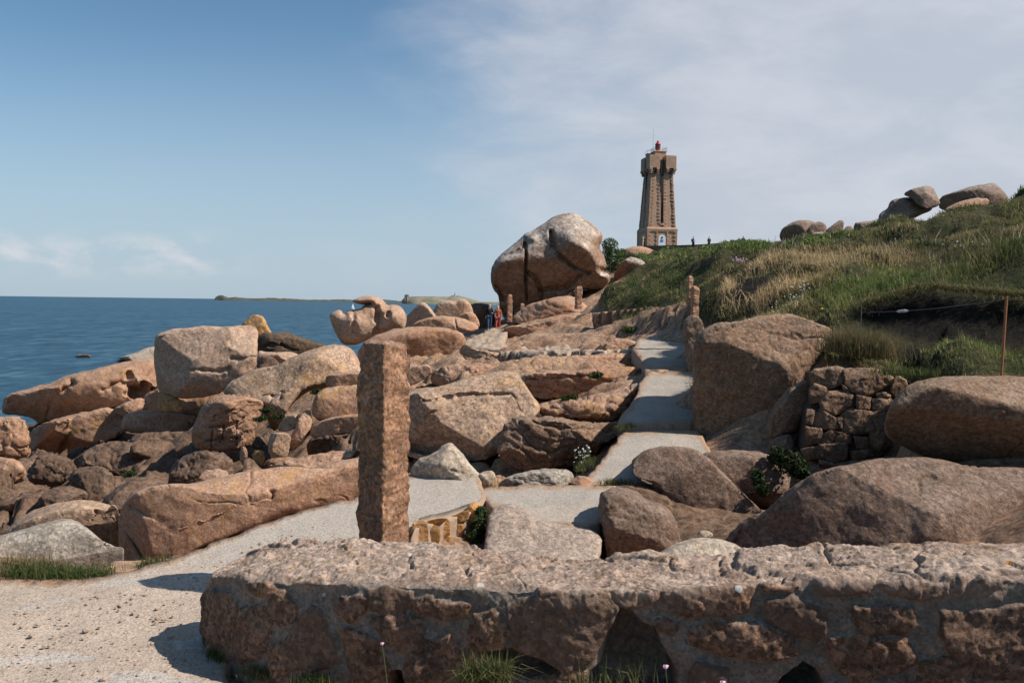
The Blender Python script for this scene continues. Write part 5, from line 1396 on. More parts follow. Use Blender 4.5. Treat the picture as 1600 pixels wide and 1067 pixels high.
def drift(label, mat, spots, hs, hr):
    r = np.random.default_rng(len(spots))
    bm = bmesh.new()
    c = np.array(spots); org = np.array([c[:, 0].mean(), c[:, 1].mean(), c[:, 2].min() - hs])
    for p in c:
        q = Vector(p - org)
        bm_tube(bm, (q.x + r.normal(0, .15) * hs, q.y + r.normal(0, .15) * hs, q.z - hs), q, hr * .14, 5)
    ns = len(bm.faces)
    for p in c:
        bmesh.ops.create_icosphere(bm, subdivisions=1, radius=hr * r.uniform(.7, 1.2), matrix=Matrix.Translation(Vector(p - org)) @ Matrix.Diagonal((1, 1, .75, 1)))
    for i, f in enumerate(bm.faces):
        f.material_index = 0 if i >= ns else 1
    o = bmobj('wild_flowers', bm, mat, None, org)
    o.data.materials.append(M_stem)
    o['kind'] = 'stuff'
    return tag(o, label, 'flowers')
for lb, p0, p1, d0, d1, n_ in [('grass tuft at the left end of the middle step of the stair path', (966,672), (985,668), 9.75, 9.9, 260), ('grass tuft beside the foot of the white flower clump', (925,722), (905,736), 8.0, 7.85, 300),
        ('thin grass along the joint under the lowest step of the stair path', (940,757), (985,756), 7.6, 7.6, 160), ('grass growing where the stair path meets the kerb rock', (1085,585), (1078,640), 12.6, 11, 260),
        ('dry grass tuft at the far corner of the gravel path by the long massive slab', (225,888), (262,880), 5.2, 5.3, 200)]:
    clump('grass_tuft', lb, 'grass tuft', along(p0, p1, d0, d1), .09, .006, .36, n_, .03, n_ + int(p0[0]), .7)
def pebbles():
    r = np.random.default_rng(12)
    bm = bmesh.new()
    k = 0
    while k < 420:
        x, y = r.uniform(-3.2, -.2), r.uniform(3.0, 6.0)
        px, py = proj(np.array([x, y, 0.0]))
        if sdpoly(px, py, np.array([(-300,1300),(-300,1000),(60,935),(200,912),(300,880),(420,832),(520,800),(540,845),(400,905),(300,940),(290,1010),(330,1090),(400,1300)], float)) < 8:
            continue
        s = r.uniform(.004, .011) * (1.8 if r.uniform() < .06 else 1)
        M = Matrix.Translation((x, y, s * .3 + .006)) @ Matrix.Rotation(r.uniform(0, 6), 4, 'Z') @ Matrix.Diagonal((s * r.uniform(.8, 1.5), s, s * .7, 1))
        bmesh.ops.create_icosphere(bm, subdivisions=1, radius=1, matrix=M)
        k += 1
    o = bmobj('pebbles', bm, plain('loose_pebble', (.30, .22, .165), .9, var=.5, scale=3))
    o['kind'] = 'stuff'; tag(o, 'loose pebbles scattered over the gravel path', 'pebbles')
pebbles()
r4 = np.random.default_rng(9)
flowers('white flower clump on the left kerb of the stair path', M_white_fl, [P(r4.normal(913, 8), r4.normal(709, 9), 8.15) for _ in range(46)], .09, .009)
flowers('pink thrift flower on a thin stalk before the broken hollow of the wall', M_pink_fl, [P(1040, 1041, 2.55)], .14, .009, name='thrift')
flowers('faded pale thrift flower on a long stalk before the left half of the wall', M_pink_fl, [P(597, 1005, 2.95)], .16, .007, name='thrift')
flowers('pink thrift flower cut by the bottom edge near the low hole of the wall', M_pink_fl, [P(1129, 1066, 2.5)], .1, .009, name='thrift')
flowers('one yellow flower in the short turf above the square-cut boulder', M_yel_fl, [P(1284, 482.5, 10.6)], .06, .018, name='flower')
flowers('scattered white flowers on the bank left of the lush turf', M_white_fl, [P(x, np.interp(x, [1215, 1260], [490, 450]) + r4.normal(0, 9), 11.8) + np.array([0, 0, .05]) for x in r4.uniform(1205, 1265, 42)], .12, .012)
flowers('pale lilac flower patch on the far slope behind the squat stone post', M_pink_fl, [P(r4.normal(1156, 5), r4.normal(407, 1.6), 27) for _ in range(60)], .1, .03)
flowers('small white flower patch at the top of the far slope', M_white_fl, [P(r4.normal(1089, 4), r4.normal(399, 1.2), 70) for _ in range(40)], .1, .06)
flowers('white umbel flowers standing at the foot of the dark upper hill', M_white_fl, [P(x, 388 + r4.normal(0, 6), 16.5) for x in r4.uniform(1460, 1600, 26)], .3, .022)
# bare dry stems on the straw slope
def dry_stems():
    r = np.random.default_rng(4)
    bm = bmesh.new()
    for _ in range(150):
        px = r.uniform(1180, 1440) if r.uniform() < .75 else r.uniform(1440, 1600)
        py = r.uniform(402, 424) if px < 1440 else r.uniform(400, 440)
        d = np.interp(py, [395, 440], [19, 13.5])
        a = P(px, py, d); a[2] = float(ground_z(a[0], a[1]))
        b = a + np.array([r.normal(0, .13), r.normal(0, .1), r.uniform(.2, .5)])
        m_ = (a + b) / 2 + r.normal(0, .02, 3)
        bm_tube(bm, a, m_, .006, 4, .005); bm_tube(bm, m_, b, .005, 4, .003)
        bm_tube(bm, m_, m_ + np.array([r.normal(0, .08), r.normal(0, .06), r.uniform(.08, .2)]), .004, 4, .003)
    o = bmobj('dry_stems', bm, plain('dry_stalk', (.42, .34, .24), .9))
    o['kind'] = 'stuff'; tag(o, 'bare pale dead stalks standing in the straw grass', 'dry stems')
dry_stems()
# ------------------------------------------------------------------ lighthouse
def masonry(name, c, s=1.6):
    m, t, bs = newmat(name)
    tcn = t.n('ShaderNodeTexCoord'); pos = tcn.outputs['Object']
    mp = t.n('ShaderNodeMapping'); t.put(mp, 'Vector', pos); mp.inputs['Rotation'].default_value = (R_(90), 0, R_(45))
    br = t.n('ShaderNodeTexBrick'); t.put(br, 'Vector', mp.outputs[0]); t.put(br, 'Scale', s)
    t.put(br, 'Color1', tuple(x * .92 for x in c)); t.put(br, 'Color2', tuple(x * 1.06 for x in c)); t.put(br, 'Mortar', tuple(x * .84 for x in c))
    n = t.noise(pos, 1.2, 8, .65)
    col = t.mix(t.math('MULTIPLY', t.rng(n, .42, .68), .5), br.outputs[0], tuple(x * .62 for x in c))
    col = t.mix(t.math('MULTIPLY', t.rng(t.noise(pos, 6, 5, .7), .5, .7), .35), col, tuple(x * 1.25 for x in c))
    nb = bump(t, t.noise(pos, 5, 8, .7), .7, .06)
    t.put(bs, 'Base Color', col); t.put(bs, 'Normal', nb)
    bs.inputs['Roughness'].default_value = .9
    bs.inputs['Specular IOR Level'].default_value = .2
    return m
def lighthouse():
    D = 124
    base = P(1026, 385, D)
    mast = masonry('lighthouse_granite', (.44, .28, .195))
    quo = masonry('lighthouse_quoins', (.46, .285, .195), .9)
    dark = plain('dark_opening', (.03, .027, .027), .8)
    red = plain('lantern_red', (.45, .06, .025), .5, var=.2)
    dred = plain('lantern_glazing', (.10, .035, .035), .3)
    iron = plain('grey_iron', (.12, .13, .14), .5, .3)
    white = plain('white_door_paint', (.72, .73, .75), .5, var=.06)
    blue = plain('blue_notice', (.06, .22, .48), .5)
    root = empty('lighthouse', base, 'tall square pink granite lighthouse tower with red lantern on the hilltop', 'lighthouse', rz=R_(9))
    K = .01963
    z = lambda y: (990 - y) * K
    rot = lambda k: Matrix.Rotation(k * math.pi / 2, 4, 'Z')
    r = np.random.default_rng(2)
    def part(name, fn, mat, sm=False):
        bm = bmesh.new(); fn(bm); return bmobj(name, bm, mat, root, smooth=sm)
    def frus(bm, h0, h1, z0, z1):
        vs = [bm.verts.new((sx * h, sy * h, zz)) for h, zz in ((h0, z0), (h1, z1)) for sx, sy in ((-1, -1), (1, -1), (1, 1), (-1, 1))]
        for k in range(4):
            bm.faces.new((vs[k], vs[(k + 1) % 4], vs[4 + (k + 1) % 4], vs[4 + k]))
        bm.faces.new(vs[4:]); bm.faces.new(vs[:4][::-1])
    def pl_base(bm):
        frus(bm, 2.38, 2.32, -1.6, z(880))
    part('plinth', pl_base, mast)
    def corn(bm):
        frus(bm, 2.42, 2.46, z(884), z(866)); frus(bm, 2.44, 2.3, z(865.9), z(850))
    part('cornice', corn, quo)
    def hw(zz): return 2.17 + (1.70 - 2.17) * (zz - z(860)) / (z(440) - z(860))
    def core(bm):
        frus(bm, 1.92, 1.48, z(852), z(320))
    part('shaft', core, mast)
    def piers(bm):
        for k in range(4):
            for sx in (-1, 1):
                vs = []
                for zz in (z(853), z(430)):
                    h = hw(zz)
                    for x, y in ((.24, -h), (h, -h), (h, -h + .55), (.24, -h + .55)):
                        vs.append(bm.verts.new(rot(k) @ Vector((sx * x, y, zz))))
                for q in range(4):
                    bm.faces.new((vs[q], vs[(q + 1) % 4], vs[4 + (q + 1) % 4], vs[4 + q]))
                bm.faces.new(vs[:4]); bm.faces.new(vs[4:])
    part('buttress', piers, mast)
    def quoins(bm):
        for k in range(4):
            zz = z(850); i = 0
            while zz < z(455):
                hh = r.uniform(.2, .34)
                h = hw(zz + hh / 2)
                for sx in (-1, 1):
                    for edge in (0, 1):
                        w_ = (.26 if (i + edge) % 2 else .46) * r.uniform(.85, 1.15)
                        x = .24 + w_ / 2 - .03 if edge == 0 else h - w_ / 2 + .045
                        pr = r.uniform(.05, .11)
                        c = rot(k) @ Vector((sx * x, -h - pr / 2 + .06, zz + hh / 2))
                        bm_box(bm, c, (w_, pr + .12, hh * .9), k * math.pi / 2, .025)
                zz += hh; i += 1
            zz = -1.2; i = 0
            while zz < z(890):
                hh = r.uniform(.28, .36)
                for sx in (-1, 1):
                    w_ = (.35 if i % 2 else .6)
                    c = rot(k) @ Vector((sx * (2.36 - w_ / 2 + .04), -2.37, zz + hh / 2))
                    bm_box(bm, c, (w_, .14, hh * .9), k * math.pi / 2, .025)
                    if k == 0:
                        c = Vector((sx * (.72 + w_ * .25), -2.36, zz + hh / 2)); bm_box(bm, c, (w_ * .6, .12, hh * .88), 0, .025)
                zz += hh; i += 1
    part('quoins', quoins, quo)
    # slot window with its sill
    for k in range(4):
        part('slot_window', lambda bm: bm_box(bm, rot(k) @ Vector((0, -1.70, z(570))), (.40, .5, z(330) - z(810)), k * math.pi / 2), dark)
        part('sill', lambda bm: bm_box(bm, rot(k) @ Vector((0, -2.12, z(829))), (.6, .35, .3), k * math.pi / 2, .03), quo)
    # corner bastions on stepped corbels
    for sx in (-1, 1):
        for sy in (-1, 1):
            def bast(bm):
                bm_box(bm, (sx * 1.30, sy * 1.30, (z(395) + z(303)) / 2), (1.66, 1.66, z(303) - z(395)), 0, .03)
                bm_box(bm, (sx * 1.30, sy * 1.30, z(300)), (1.60, 1.60, .10), 0, .02)
            b_ = part('bastion', bast, mast)
            for ax in (0, 1):
                for off in (-.52, .58):
                    bm = bmesh.new()
                    for lv in range(3):
                        o_ = 1.30 + .83 - .16 - .17 * lv
                        zc = z(402 + 14 * lv)
                        a_ = (sx * (1.30 + off * sx * sx), sy * o_, zc) if ax == 0 else (sx * o_, sy * (1.30 + off), zc)
                        bm_box(bm, a_, (.42 - .05 * lv, .5, .3) if ax == 0 else (.5, .42 - .05 * lv, .3), 0, .02)
                    bmobj('corbel', bm, quo, b_)
            bm = bmesh.new()
            bm_box(bm, (sx * 1.32, sy * 1.72, z(410)), (.5, .7, .85))
            bmobj('loophole', bm, dark, b_); bm = bmesh.new()
            bm_box(bm, (sx * 1.72, sy * 1.32, z(410)), (.7, .5, .85))
            bmobj('loophole', bm, dark, b_)
    def turret(bm):
        bm_box(bm, (0, 0, (z(320) + z(262)) / 2), (1.85, 1.85, z(262) - z(320)), 0, .03)
        bm_box(bm, (0, 0, z(257)), (2.0, 2.0, .16), 0, .03)
        bm_box(bm, (-1.2, .9, (z(310) + z(268)) / 2), (.9, .9, z(268) - z(310)), 0, .03)
        bm_box(bm, (-1.2, .9, z(266)), (1.0, 1.0, .12), 0, .02)
    part('turret', turret, mast)
    lx = -.15
    def lant(bm):
        bm_cone(bm, (lx, 0, z(254)), .36, .30, .32, 18)
        bm_cone(bm, (lx, 0, z(238)), .30, .42, .14, 18)
        bm_cone(bm, (lx, 0, z(197)), .45, .45, .07, 18)
        bm_cone(bm, (lx, 0, z(194)), .40, .20, .26, 18)
        bm_cone(bm, (lx, 0, z(181)), .22, .24, .09, 14)
        bm_cone(bm, (lx, 0, z(177)), .13, .12, .16, 12)
        bm_cone(bm, (lx, 0, z(169)), .12, .02, .14, 12)
    ln = part('lantern', lant, red, False)
    bm = bmesh.new(); bm_cone(bm, (lx, 0, z(231)), .385, .385, z(197) - z(231), 16)
    bmobj('glazing', bm, dred, ln)
    bm = bmesh.new()
    for q in range(8):
        a = q * math.pi / 4
        bm_tube(bm, (lx + .4 * math.cos(a), .4 * math.sin(a), z(231)), (lx + .4 * math.cos(a), .4 * math.sin(a), z(197)), .022, 5)
    bmobj('glazing_bars', bm, red, ln)
    part('antenna', lambda bm: bm_tube(bm, (-.95, -.1, z(290)), (-.95, -.1, z(76)), .022, 6, .012), iron)
    def rail(bm):
        h0, h1 = z(256), z(226)
        for (xa, ya, xb, yb) in ((-.95, -.95, .95, -.95), (.95, -.95, .95, .95), (-.95, .95, .95, .95), (-.95, -.95, -.95, .95)):
            for zz in (h1, (h0 + h1) / 2 + .05):
                if ya == yb == -.95:
                    bm_tube(bm, (xa + .15, ya, zz), (-.30, yb, zz), .018, 5); bm_tube(bm, (.30, ya, zz), (xb, yb, zz), .018, 5)
                else:
                    bm_tube(bm, (xa, ya, zz), (xb, yb, zz), .018, 5)
            for q in np.linspace(0, 1, 4):
                bm_tube(bm, (xa + (xb - xa) * q, ya + (yb - ya) * q, h0 - .1), (xa + (xb - xa) * q, ya + (yb - ya) * q, h1), .02, 5)
        for (xa, xb, yy_) in ((-1.65, -.75, .5), (-1.65, -.75, 1.3)):
            bm_tube(bm, (xa, yy_, z(238)), (xb, yy_, z(234)), .018, 5)
            for x in (xa, xb):
                bm_tube(bm, (x, yy_, z(268)), (x, yy_, z(236)), .018, 5)
        for sx in (-1, 1):
            for x in (.6, 1.3, 2.0):
                bm_tube(bm, (sx * x, -2.02, z(303)), (sx * x, -2.02, z(296)), .015, 5)
            bm_tube(bm, (sx * .6, -2.02, z(296)), (sx * 2.05, -2.02, z(297)), .012, 5)
    part('railing', rail, iron)
    # arched white door
    def door(bm, w_=.575, off=-2.40, dp=.1, z0=-.6, zs=1.12):
        pts = [(-w_, z0), (w_, z0), (w_, zs)] + [(w_ * math.cos(a), zs + w_ * .82 * math.sin(a)) for a in np.linspace(.2, math.pi - .2, 9)] + [(-w_, zs)]
        f = [bm.verts.new((x, off, y)) for x, y in pts]; b = [bm.verts.new((x, off + dp, y)) for x, y in pts]
        bm.faces.new(f); bm.faces.new(b[::-1])
        for i in range(len(f)):
            j = (i + 1) % len(f)
            bm.faces.new((f[i], b[i], b[j], f[j]))
    dr = part('door', door, white)
    bm = bmesh.new(); bmesh.ops.create_cone(bm, segments=16, radius1=.15, radius2=.15, depth=.04, cap_ends=True, matrix=Matrix.Translation((0, -2.42, z(931))) @ Matrix.Rotation(math.pi / 2, 4, 'X'))
    bmobj('round_window', bm, dark, dr)
    bm = bmesh.new(); bm_box(bm, (0, -2.42, z(954)), (.40, .05, .30))
    bmobj('notice', bm, blue, dr)
    part('side_opening', lambda bm: bm_box(bm, (-2.36, -1.0, .35), (.12, .7, 1.7)), dark)
    return root
lighthouse()

# long terrace wall in front of the lighthouse
def terrace_wall():
    a, b, c = P(1010, 392, 116), P(1095, 391, 112), P(1172, 386, 108)
    bm = bmesh.new()
    top = [(1010, 384.2, 116), (1060, 383.5, 114), (1095, 382.2, 112), (1130, 379.8, 110), (1150, 378.8, 109), (1175, 378.4, 107.5)]
    pts = [P(*t_) for t_ in top]
    for i in range(len(pts) - 1):
        p, q = pts[i], pts[i + 1]
        dr = (q - p); dr[2] = 0; n = np.array([dr[1], -dr[0], 0]) / np.linalg.norm(dr) * .25
        vs = []
        for u in (p, q):
            for s in (1, -1):
                for zz in (-2.2, 0):
                    vs.append(bm.verts.new(u + s * n + np.array([0, 0, zz])))
        for k in ((0, 1, 5, 4), (2, 6, 7, 3), (1, 3, 7, 5), (0, 4, 6, 2)):
            bm.faces.new([vs[x] for x in k])
        if i == 0:
            bm.faces.new([vs[x] for x in (0, 2, 3, 1)])
        if i == len(pts) - 2:
            bm.faces.new([vs[x] for x in (4, 5, 7, 6)])
    bmesh.ops.remove_doubles(bm, verts=bm.verts, dist=1e-4)
    o = bmobj('terrace_wall', bm, masonry('terrace_wall_stone', (.16, .105, .08), 1.2))
    tag(o, 'long low brown wall running right from the foot of the lighthouse', 'wall')
terrace_wall()

# ------------------------------------------------------------------ people
MS = plain('skin', (.50, .30, .21), .6)
def skinmesh(name, chains, mat, parent, sub=1):
    """chains: lists of (x,y,z,r); equal points are welded"""
    vs, es, rs, idx = [], [], [], {}
    for ch in chains:
        prev = None
        for x, y, z_, r in ch:
            key = (round(x, 4), round(y, 4), round(z_, 4))
            if key not in idx:
                idx[key] = len(vs); vs.append(key); rs.append(r)
            i = idx[key]
            if prev is not None and prev != i:
                es.append((prev, i))
            prev = i
    me = bpy.data.meshes.new(name)
    me.from_pydata(vs, es, [])
    me.materials.append(mat)
    o = bpy.data.objects.new(name, me); COL.objects.link(o); o.parent = parent
    md = o.modifiers.new('skin', 'SKIN'); md.use_smooth_shade = True
    if not me.skin_vertices:
        raise RuntimeError('no skin layer')
    for i, r in enumerate(rs):
        k = me.skin_vertices[0].data[i]
        k.radius = (r, r); k.use_root = i == 0
    s = o.modifiers.new('sub', 'SUBSURF'); s.levels = s.render_levels = sub
    return o
def person(label, loc, rz, h, top, legs, hair, arms=('down', 'down'), stride=.12, long_hair=False, pack=None, skirt=False):
    root = empty('person', loc, label, 'person', rz=rz)
    s = h / 1.72
    S = lambda ch: [(a * s, b * s, c * s, r * s) for a, b, c, r in ch]
    pel = (0, 0, .95, .125)
    def arm(sd, kind, k=1.0):
        sh = (sd * .17, 0, 1.40, .055 * k)
        if kind == 'up':
            return [(0, 0, 1.38, .1 * k), sh, (sd * .30, -.10, 1.30, .045 * k), (sd * .14, -.22, 1.52, .036)], [(sd * .14, -.22, 1.52, .036), (sd * .10, -.24, 1.58, .035), (sd * .08, -.24, 1.66, .025)]
        if kind == 'bent':
            return [(0, 0, 1.38, .1 * k), sh, (sd * .24, .05, 1.14, .045 * k), (sd * .17, -.18, 1.10, .038)], [(sd * .17, -.18, 1.10, .038), (sd * .13, -.25, 1.12, .036), (sd * .10, -.30, 1.13, .026)]
        return [(0, 0, 1.38, .1 * k), sh, (sd * .235, .02, 1.13, .046 * k), (sd * .25, -.04, .90, .036)], [(sd * .25, -.04, .90, .036), (sd * .25, -.06, .83, .036), (sd * .245, -.07, .75, .024)]
    def leg(sd, k=1.0):
        y = sd * stride
        return [pel, (sd * .095, 0, .88, .095 * k), (sd * .10, y * .5, .50, .065 * k), (sd * .10, y, .10, .045 * k)], [(sd * .10, y, .10, .04), (sd * .10, y - .02, .045, .042), (sd * .105, y - .15, .03, .036)]
    A = [arm(-1, arms[0]), arm(1, arms[1])]; Lg = [leg(-1), leg(1)]
    torso = [pel, (0, .0, 1.12, .12), (0, 0, 1.28, .135), (0, 0, 1.38, .1), (0, -.005, 1.47, .052)]
    body = skinmesh('body', [S(torso[:1] + [(0, 0, 1.12, .10), (0, 0, 1.28, .115), (0, 0, 1.38, .09), (0, -.005, 1.47, .05), (0, -.02, 1.56, .075), (0, -.025, 1.64, .088), (0, -.01, 1.71, .05)])]
                    + [S([(a, b, c, r * .8) for a, b, c, r in A[i][0]] + A[i][1]) for i in range(2)]
                    + [S([(a, b, c, r * .8) for a, b, c, r in Lg[i][0]] + Lg[i][1]) for i in range(2)], MS, root)
    body.name = 'body'
    m_top = plain('cloth_top', top, .85); m_leg = plain('cloth_legs', legs, .85); m_hair = plain('hair', hair, .7); m_shoe = plain('shoes', (.06, .05, .05), .7)
    skinmesh('top', [S([(0, 0, .93, .135), (0, 0, 1.12, .14), (0, 0, 1.28, .15), (0, 0, 1.40, .11), (0, 0, 1.455, .06)])] + [S([(0, 0, 1.40, .11)] + [(a, b, c, r * 1.28) for a, b, c, r in A[i][0][1:]]) for i in range(2)], m_top, root)
    skinmesh('trousers', [S([(0, 0, .96, .128), (a0[1][0], a0[1][1], a0[1][2], .105)] + [(a, b, c, r * 1.3) for a, b, c, r in a0[2:]]) for a0 in (Lg[0][0], Lg[1][0])], m_leg, root)
    hp = [(0, .0, 1.725, .06), (0, .02, 1.66, .098), (0, .045, 1.58, .07)]
    if long_hair:
        hp += [(0, .07, 1.48, .07), (0, .08, 1.36, .05)]
    skinmesh('hair', [S(hp)], m_hair, root)
    for i in range(2):
        skinmesh('shoe', [S([(a, b, c, r * 1.15) for a, b, c, r in Lg[i][1][1:]] + [(Lg[i][1][1][0], Lg[i][1][1][1] + .05, .045, .045)][::-1])], m_shoe, root)
    bm = bmesh.new()                                            # nose, eyes, ears as one small face piece
    bm_cone(bm, (0, 0, 0), .018 * s, .004 * s, .05 * s, 6, Matrix.Translation((0, -.115 * s, 1.60 * s)) @ Matrix.Rotation(R_(90), 4, 'X'))
    bmobj('nose', bm, MS, root)
    if pack:
        bm = bmesh.new(); bm_box(bm, (0, .2 * s, 1.2 * s), (.30 * s, .18 * s, .44 * s), 0, .04)
        bmobj('backpack', bm, plain('backpack_cloth', pack, .8), root)
    return root
def stand(px, py, d):
    return P(px, py, d)
person('walker in a dark jacket and blue jeans coming along the path by the elephant-shaped boulder', stand(764.5, 515.5, 55), R_(10), 1.78, (.012, .014, .018), (.035, .07, .14), (.03, .02, .015), ('down', 'bent'), .16)
person('blond walker in orange-red clothes beside the thin stone post', stand(777.5, 516.5, 54), R_(-5), 1.68, (.42, .10, .035), (.36, .06, .04), (.45, .28, .08), ('bent', 'down'), .16, True)
person('person in pale top and dark trousers standing at the terrace wall', stand(1083, 389.5, 110), R_(120), 1.72, (.33, .38, .42), (.02, .02, .025), (.09, .05, .03), ('bent', 'bent'), .08, False, (.05, .06, .08))
person('person in black with a bag looking away behind the terrace wall', stand(1107.5, 389, 116), R_(200), 1.75, (.018, .018, .022), (.03, .03, .035), (.05, .03, .02), ('bent', 'bent'), .05, False, (.08, .05, .05))
person('dark-clothed person half hidden at the right end of the terrace wall', stand(1161, 387.8, 113), R_(180), 1.68, (.015, .016, .02), (.03, .03, .03), (.04, .03, .025), ('down', 'down'), .05)
person('person in beige raising both arms at the dark side of the lighthouse', stand(1004.2, 386.5, 119.5), R_(40), 1.72, (.46, .35, .25), (.40, .30, .22), (.2, .13, .07), ('up', 'up'), .05)

# ------------------------------------------------------------------ wire fence on the terrace
def wire_fence():
    b = P(1564, 592, 6.9); t_ = P(1573, 463, 6.95)
    rust = plain('rusty_iron', (.30, .13, .06), .85, .2, var=.5, scale=40)
    wire = plain('grey_wire', (.16, .155, .15), .5, .6)
    root = empty('wire_fence', b, 'thin rusty iron rod carrying a slack wire in front of the dark soil bank', 'wire fence')
    bb = np.array(b)
    bm = bmesh.new(); bm_tube(bm, (0, 0, -.04), t_ - bb, .011, 8); bmobj('post', bm, rust, root)
    bm = bmesh.new()
    A, B, C = P(1346, 488, 8.9), P(1420, 482, 8.45), P(1573, 467, 6.95); D_ = P(1660, 473, 6.3)
    def cat(a, b_, sag, n=14):
        q = [a + (b_ - a) * k / n - np.array([0, 0, sag * 4 * (k / n) * (1 - k / n)]) for k in range(n + 1)]
        for u, v in zip(q[:-1], q[1:]):
            bm_tube(bm, u - bb, v - bb, .0022, 5)
    cat(A, C, .03); cat(C, D_, .0)
    bmobj('wire', bm, wire, root)
    # tensioner sleeve
    k = .335
    p = A + (C - A) * k - np.array([0, 0, .03 * 4 * k * (1 - k)]); u = (C - A) / np.linalg.norm(C - A)
    bm = bmesh.new(); bm_tube(bm, p - u * .055 - bb, p + u * .05 - bb, .015, 10); bm_tube(bm, p - u * .08 - bb, p + u * .08 - bb, .008, 8)
    bmobj('insulator', bm, plain('pale_insulator', (.40, .40, .40), .4), root)
    a0 = np.array(A); bm = bmesh.new(); bm_tube(bm, a0 - bb - np.array([0, 0, .25]), a0 - bb + np.array([0, 0, .10]), .004, 6)
    bmobj('stake', bm, wire, root)
wire_fence()

# ------------------------------------------------------------------ islands and a sailing boat
def island(name, pts, d, depth, mat, label):
    """pts: (px, py of the skyline); the land has a rounded cross-section, real width"""
    px = np.array([p[0] for p in pts], float); py = np.array([p[1] for p in pts], float)
    xs = np.arange(px.min(), px.max() + .01, .5)
    ys = np.interp(xs, px, py)
    X = (xs - 800) / F * d
    top = P(xs, ys, np.full(len(xs), d))[:, 2]
    rowsn = 17
    vs = []
    r = fbm(np.stack([xs * .03, xs * 0, xs * 0], 1), 2, 3)
    for k in range(rowsn):
        t = k / (rowsn - 1) * 2 - 1
        prof = (1 - abs(t) ** 2.2)
        zz = SEA_Z - 3 + (np.maximum(top, SEA_Z + 1) - SEA_Z + 3) * prof
        y = d + t * depth * (.5 + .5 * sstep(0, 30, np.minimum(xs - xs[0], xs[-1] - xs))) + 20 * r
        vs.append(np.stack([X * y / d, y, zz], 1))
    V = np.stack(vs, 0)
    V[1:-1, :, 2] += 2.0 * fbm(V[1:-1].reshape(-1, 3) * .03, 5, 4).reshape(rowsn - 2, -1)
    ii = np.arange(V.shape[0] * V.shape[1]).reshape(V.shape[:2])
    f = np.stack([ii[:-1, :-1], ii[:-1, 1:], ii[1:, 1:], ii[1:, :-1]], -1).reshape(-1, 4)
    o = meshobj(name, V.reshape(-1, 3), f, mat)
    o['kind'] = 'structure'; o['label'] = label
    return o
def isl_mat(name, a, b):
    m, t, bs = newmat(name)
    geo = t.n('ShaderNodeNewGeometry'); pos = geo.outputs['Position']
    n = t.noise(t.vmul(pos, (1, 1, 3)), .022, 7, .65)
    sx = t.n('ShaderNodeSeparateXYZ'); t.put(sx, 0, pos)
    col = t.mix(t.rng(n, .4, .62), a, b)
    t.put(bs, 'Base Color', col); bs.inputs['Roughness'].default_value = .95
    bs.inputs['Specular IOR Level'].default_value = .1
    return m
island('low_island', [(335,467.6),(337,464),(342,461.5),(347,461.5),(352,463.5),(358,465),(368,464.3),(376,465),(385,466),(395,466.6),(410,466.2),(420,465.6),(428,465.2),(436,466.4),(450,467),(470,468),(500,468.6),(530,468.2),(550,468.6),(580,469),(600,468.2),(620,470),(626,471)], 4200, 160, isl_mat('island_rock', (.09, .085, .07), (.055, .065, .05)), 'long low rocky island on the horizon')
island('island', [(622,472.4),(627,469),(631,464.8),(634,464),(636,462.2),(637,464),(645,463),(655,462.6),(665,463),(675,463.6),(690,464),(700,463.4),(706,462.4),(716,462.6),(724,464),(732,466.5),(740,469.5),(750,471),(770,472),(800,473),(830,474)], 2600, 120, isl_mat('island_turf', (.14, .14, .09), (.22, .19, .15)), 'green and rocky island with a small lighthouse')
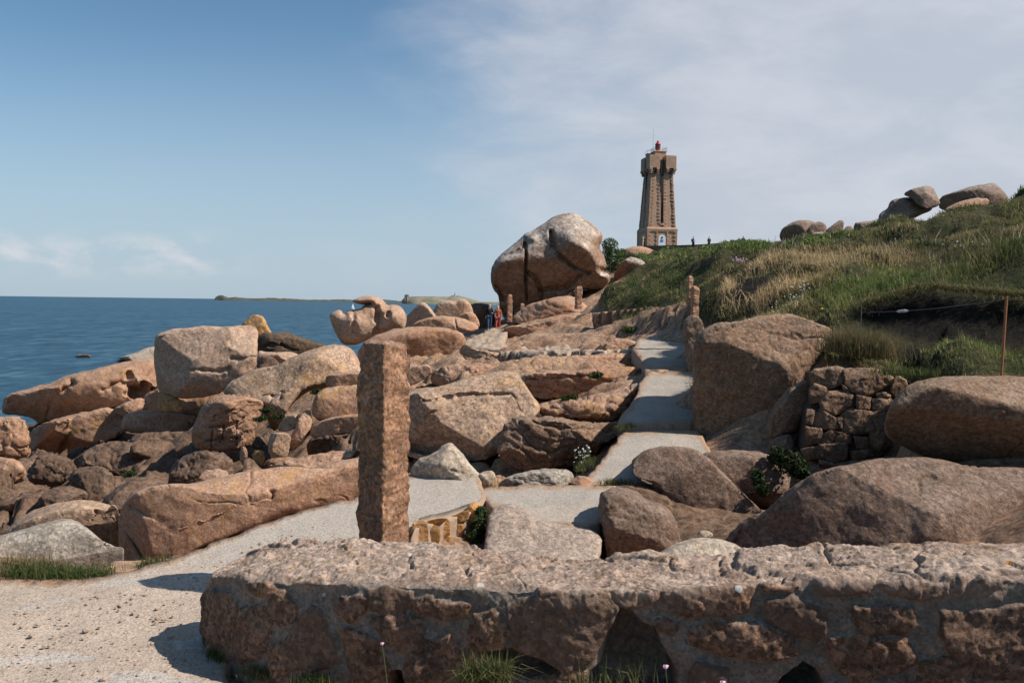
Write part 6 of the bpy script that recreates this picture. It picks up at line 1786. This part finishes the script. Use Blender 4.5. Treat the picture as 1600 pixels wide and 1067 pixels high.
def far_tower():
    p = P(711, 463, 2580)
    bm = bmesh.new()
    bm_cone(bm, (0, 0, -4), 3.0, 2.2, 11, 12); bm_cone(bm, (0, 0, 7), 3.0, 3.0, .6, 12); bm_cone(bm, (0, 0, 7.6), 1.4, 1.4, 2.4, 10); bm_cone(bm, (0, 0, 10), 1.7, .1, 1.8, 10)
    bm_box(bm, (-8, 0, -.5), (9, 6, 6)); bm_box(bm, (8, 0, -1), (7, 6, 5))
    o = bmobj('island_lighthouse', bm, plain('pale_granite', (.35, .32, .29), .9), None, p)
    tag(o, 'tiny lighthouse with keeper houses on top of the distant green island', 'lighthouse')
    q = P(635.5, 463.5, 2600)
    bm = bmesh.new(); bm_box(bm, (0, 0, 0), (14, 8, 9)); bm_box(bm, (0, 0, 5), (12, 7, 3))
    o = bmobj('island_fort', bm, plain('old_fort_stone', (.2, .18, .16), .9), None, q)
    tag(o, 'tiny square fort at the left end of the distant green island', 'fort')
far_tower()
def sailboat():
    b = onz(551.5, 483, SEA_Z)
    b = np.array(b)
    root = empty('sailing_boat', b, 'tiny white sailing boat on the sea beside the bird-shaped rock', 'sailing boat', rz=R_(25))
    s = b[1] / 1244 * .92
    bm = bmesh.new()
    L, W_, H_ = 5 * s, 1.4 * s, .9 * s
    for k, (x, w_) in enumerate(((-L / 2, .7), (-L / 4, 1), (L / 6, .95), (L / 2, .02))):
        pass
    secs = []
    for x, w_ in ((-L / 2, .75), (-L / 4, 1), (L / 6, .9), (L / 2, .04)):
        secs.append([bm.verts.new((x, -W_ / 2 * w_, H_)), bm.verts.new((x * .92, -W_ * .3 * w_, -.1 * s)), bm.verts.new((x * .92, W_ * .3 * w_, -.1 * s)), bm.verts.new((x, W_ / 2 * w_, H_))])
    for a, c in zip(secs[:-1], secs[1:]):
        for q in range(4):
            bm.faces.new((a[q], a[(q + 1) % 4], c[(q + 1) % 4], c[q]))
    bm.faces.new(secs[0]); bm.faces.new(secs[-1][::-1])
    bmobj('hull', bm, plain('white_hull', (.7, .72, .74), .4), root)
    bm = bmesh.new(); bm_tube(bm, (0, 0, H_), (0, 0, 11 * s), .09 * s, 6); bmobj('mast', bm, plain('mast_grey', (.5, .5, .5), .5), root)
    cl = plain('sailcloth', (.82, .83, .85), .8, var=.05)
    for nm, pts in (('mainsail', [(-.15, 1.8, 0), (-2.3, 2.0, .3), (-.15, 10.5, 0)]), ('jib', [(.2, 1.4, 0), (2.4, 1.3, 0), (.15, 9, 0)])):
        bm = bmesh.new()
        f = [bm.verts.new((x * s, y * s + .02 * s, z_ * s)) for x, z_, y in pts]; g_ = [bm.verts.new((x * s, y * s - .02 * s, z_ * s)) for x, z_, y in pts]
        bm.faces.new(f); bm.faces.new(g_[::-1])
        for i in range(3):
            j = (i + 1) % 3
            bm.faces.new((f[i], g_[i], g_[j], f[j]))
        bmobj(nm, bm, cl, root)
sailboat()
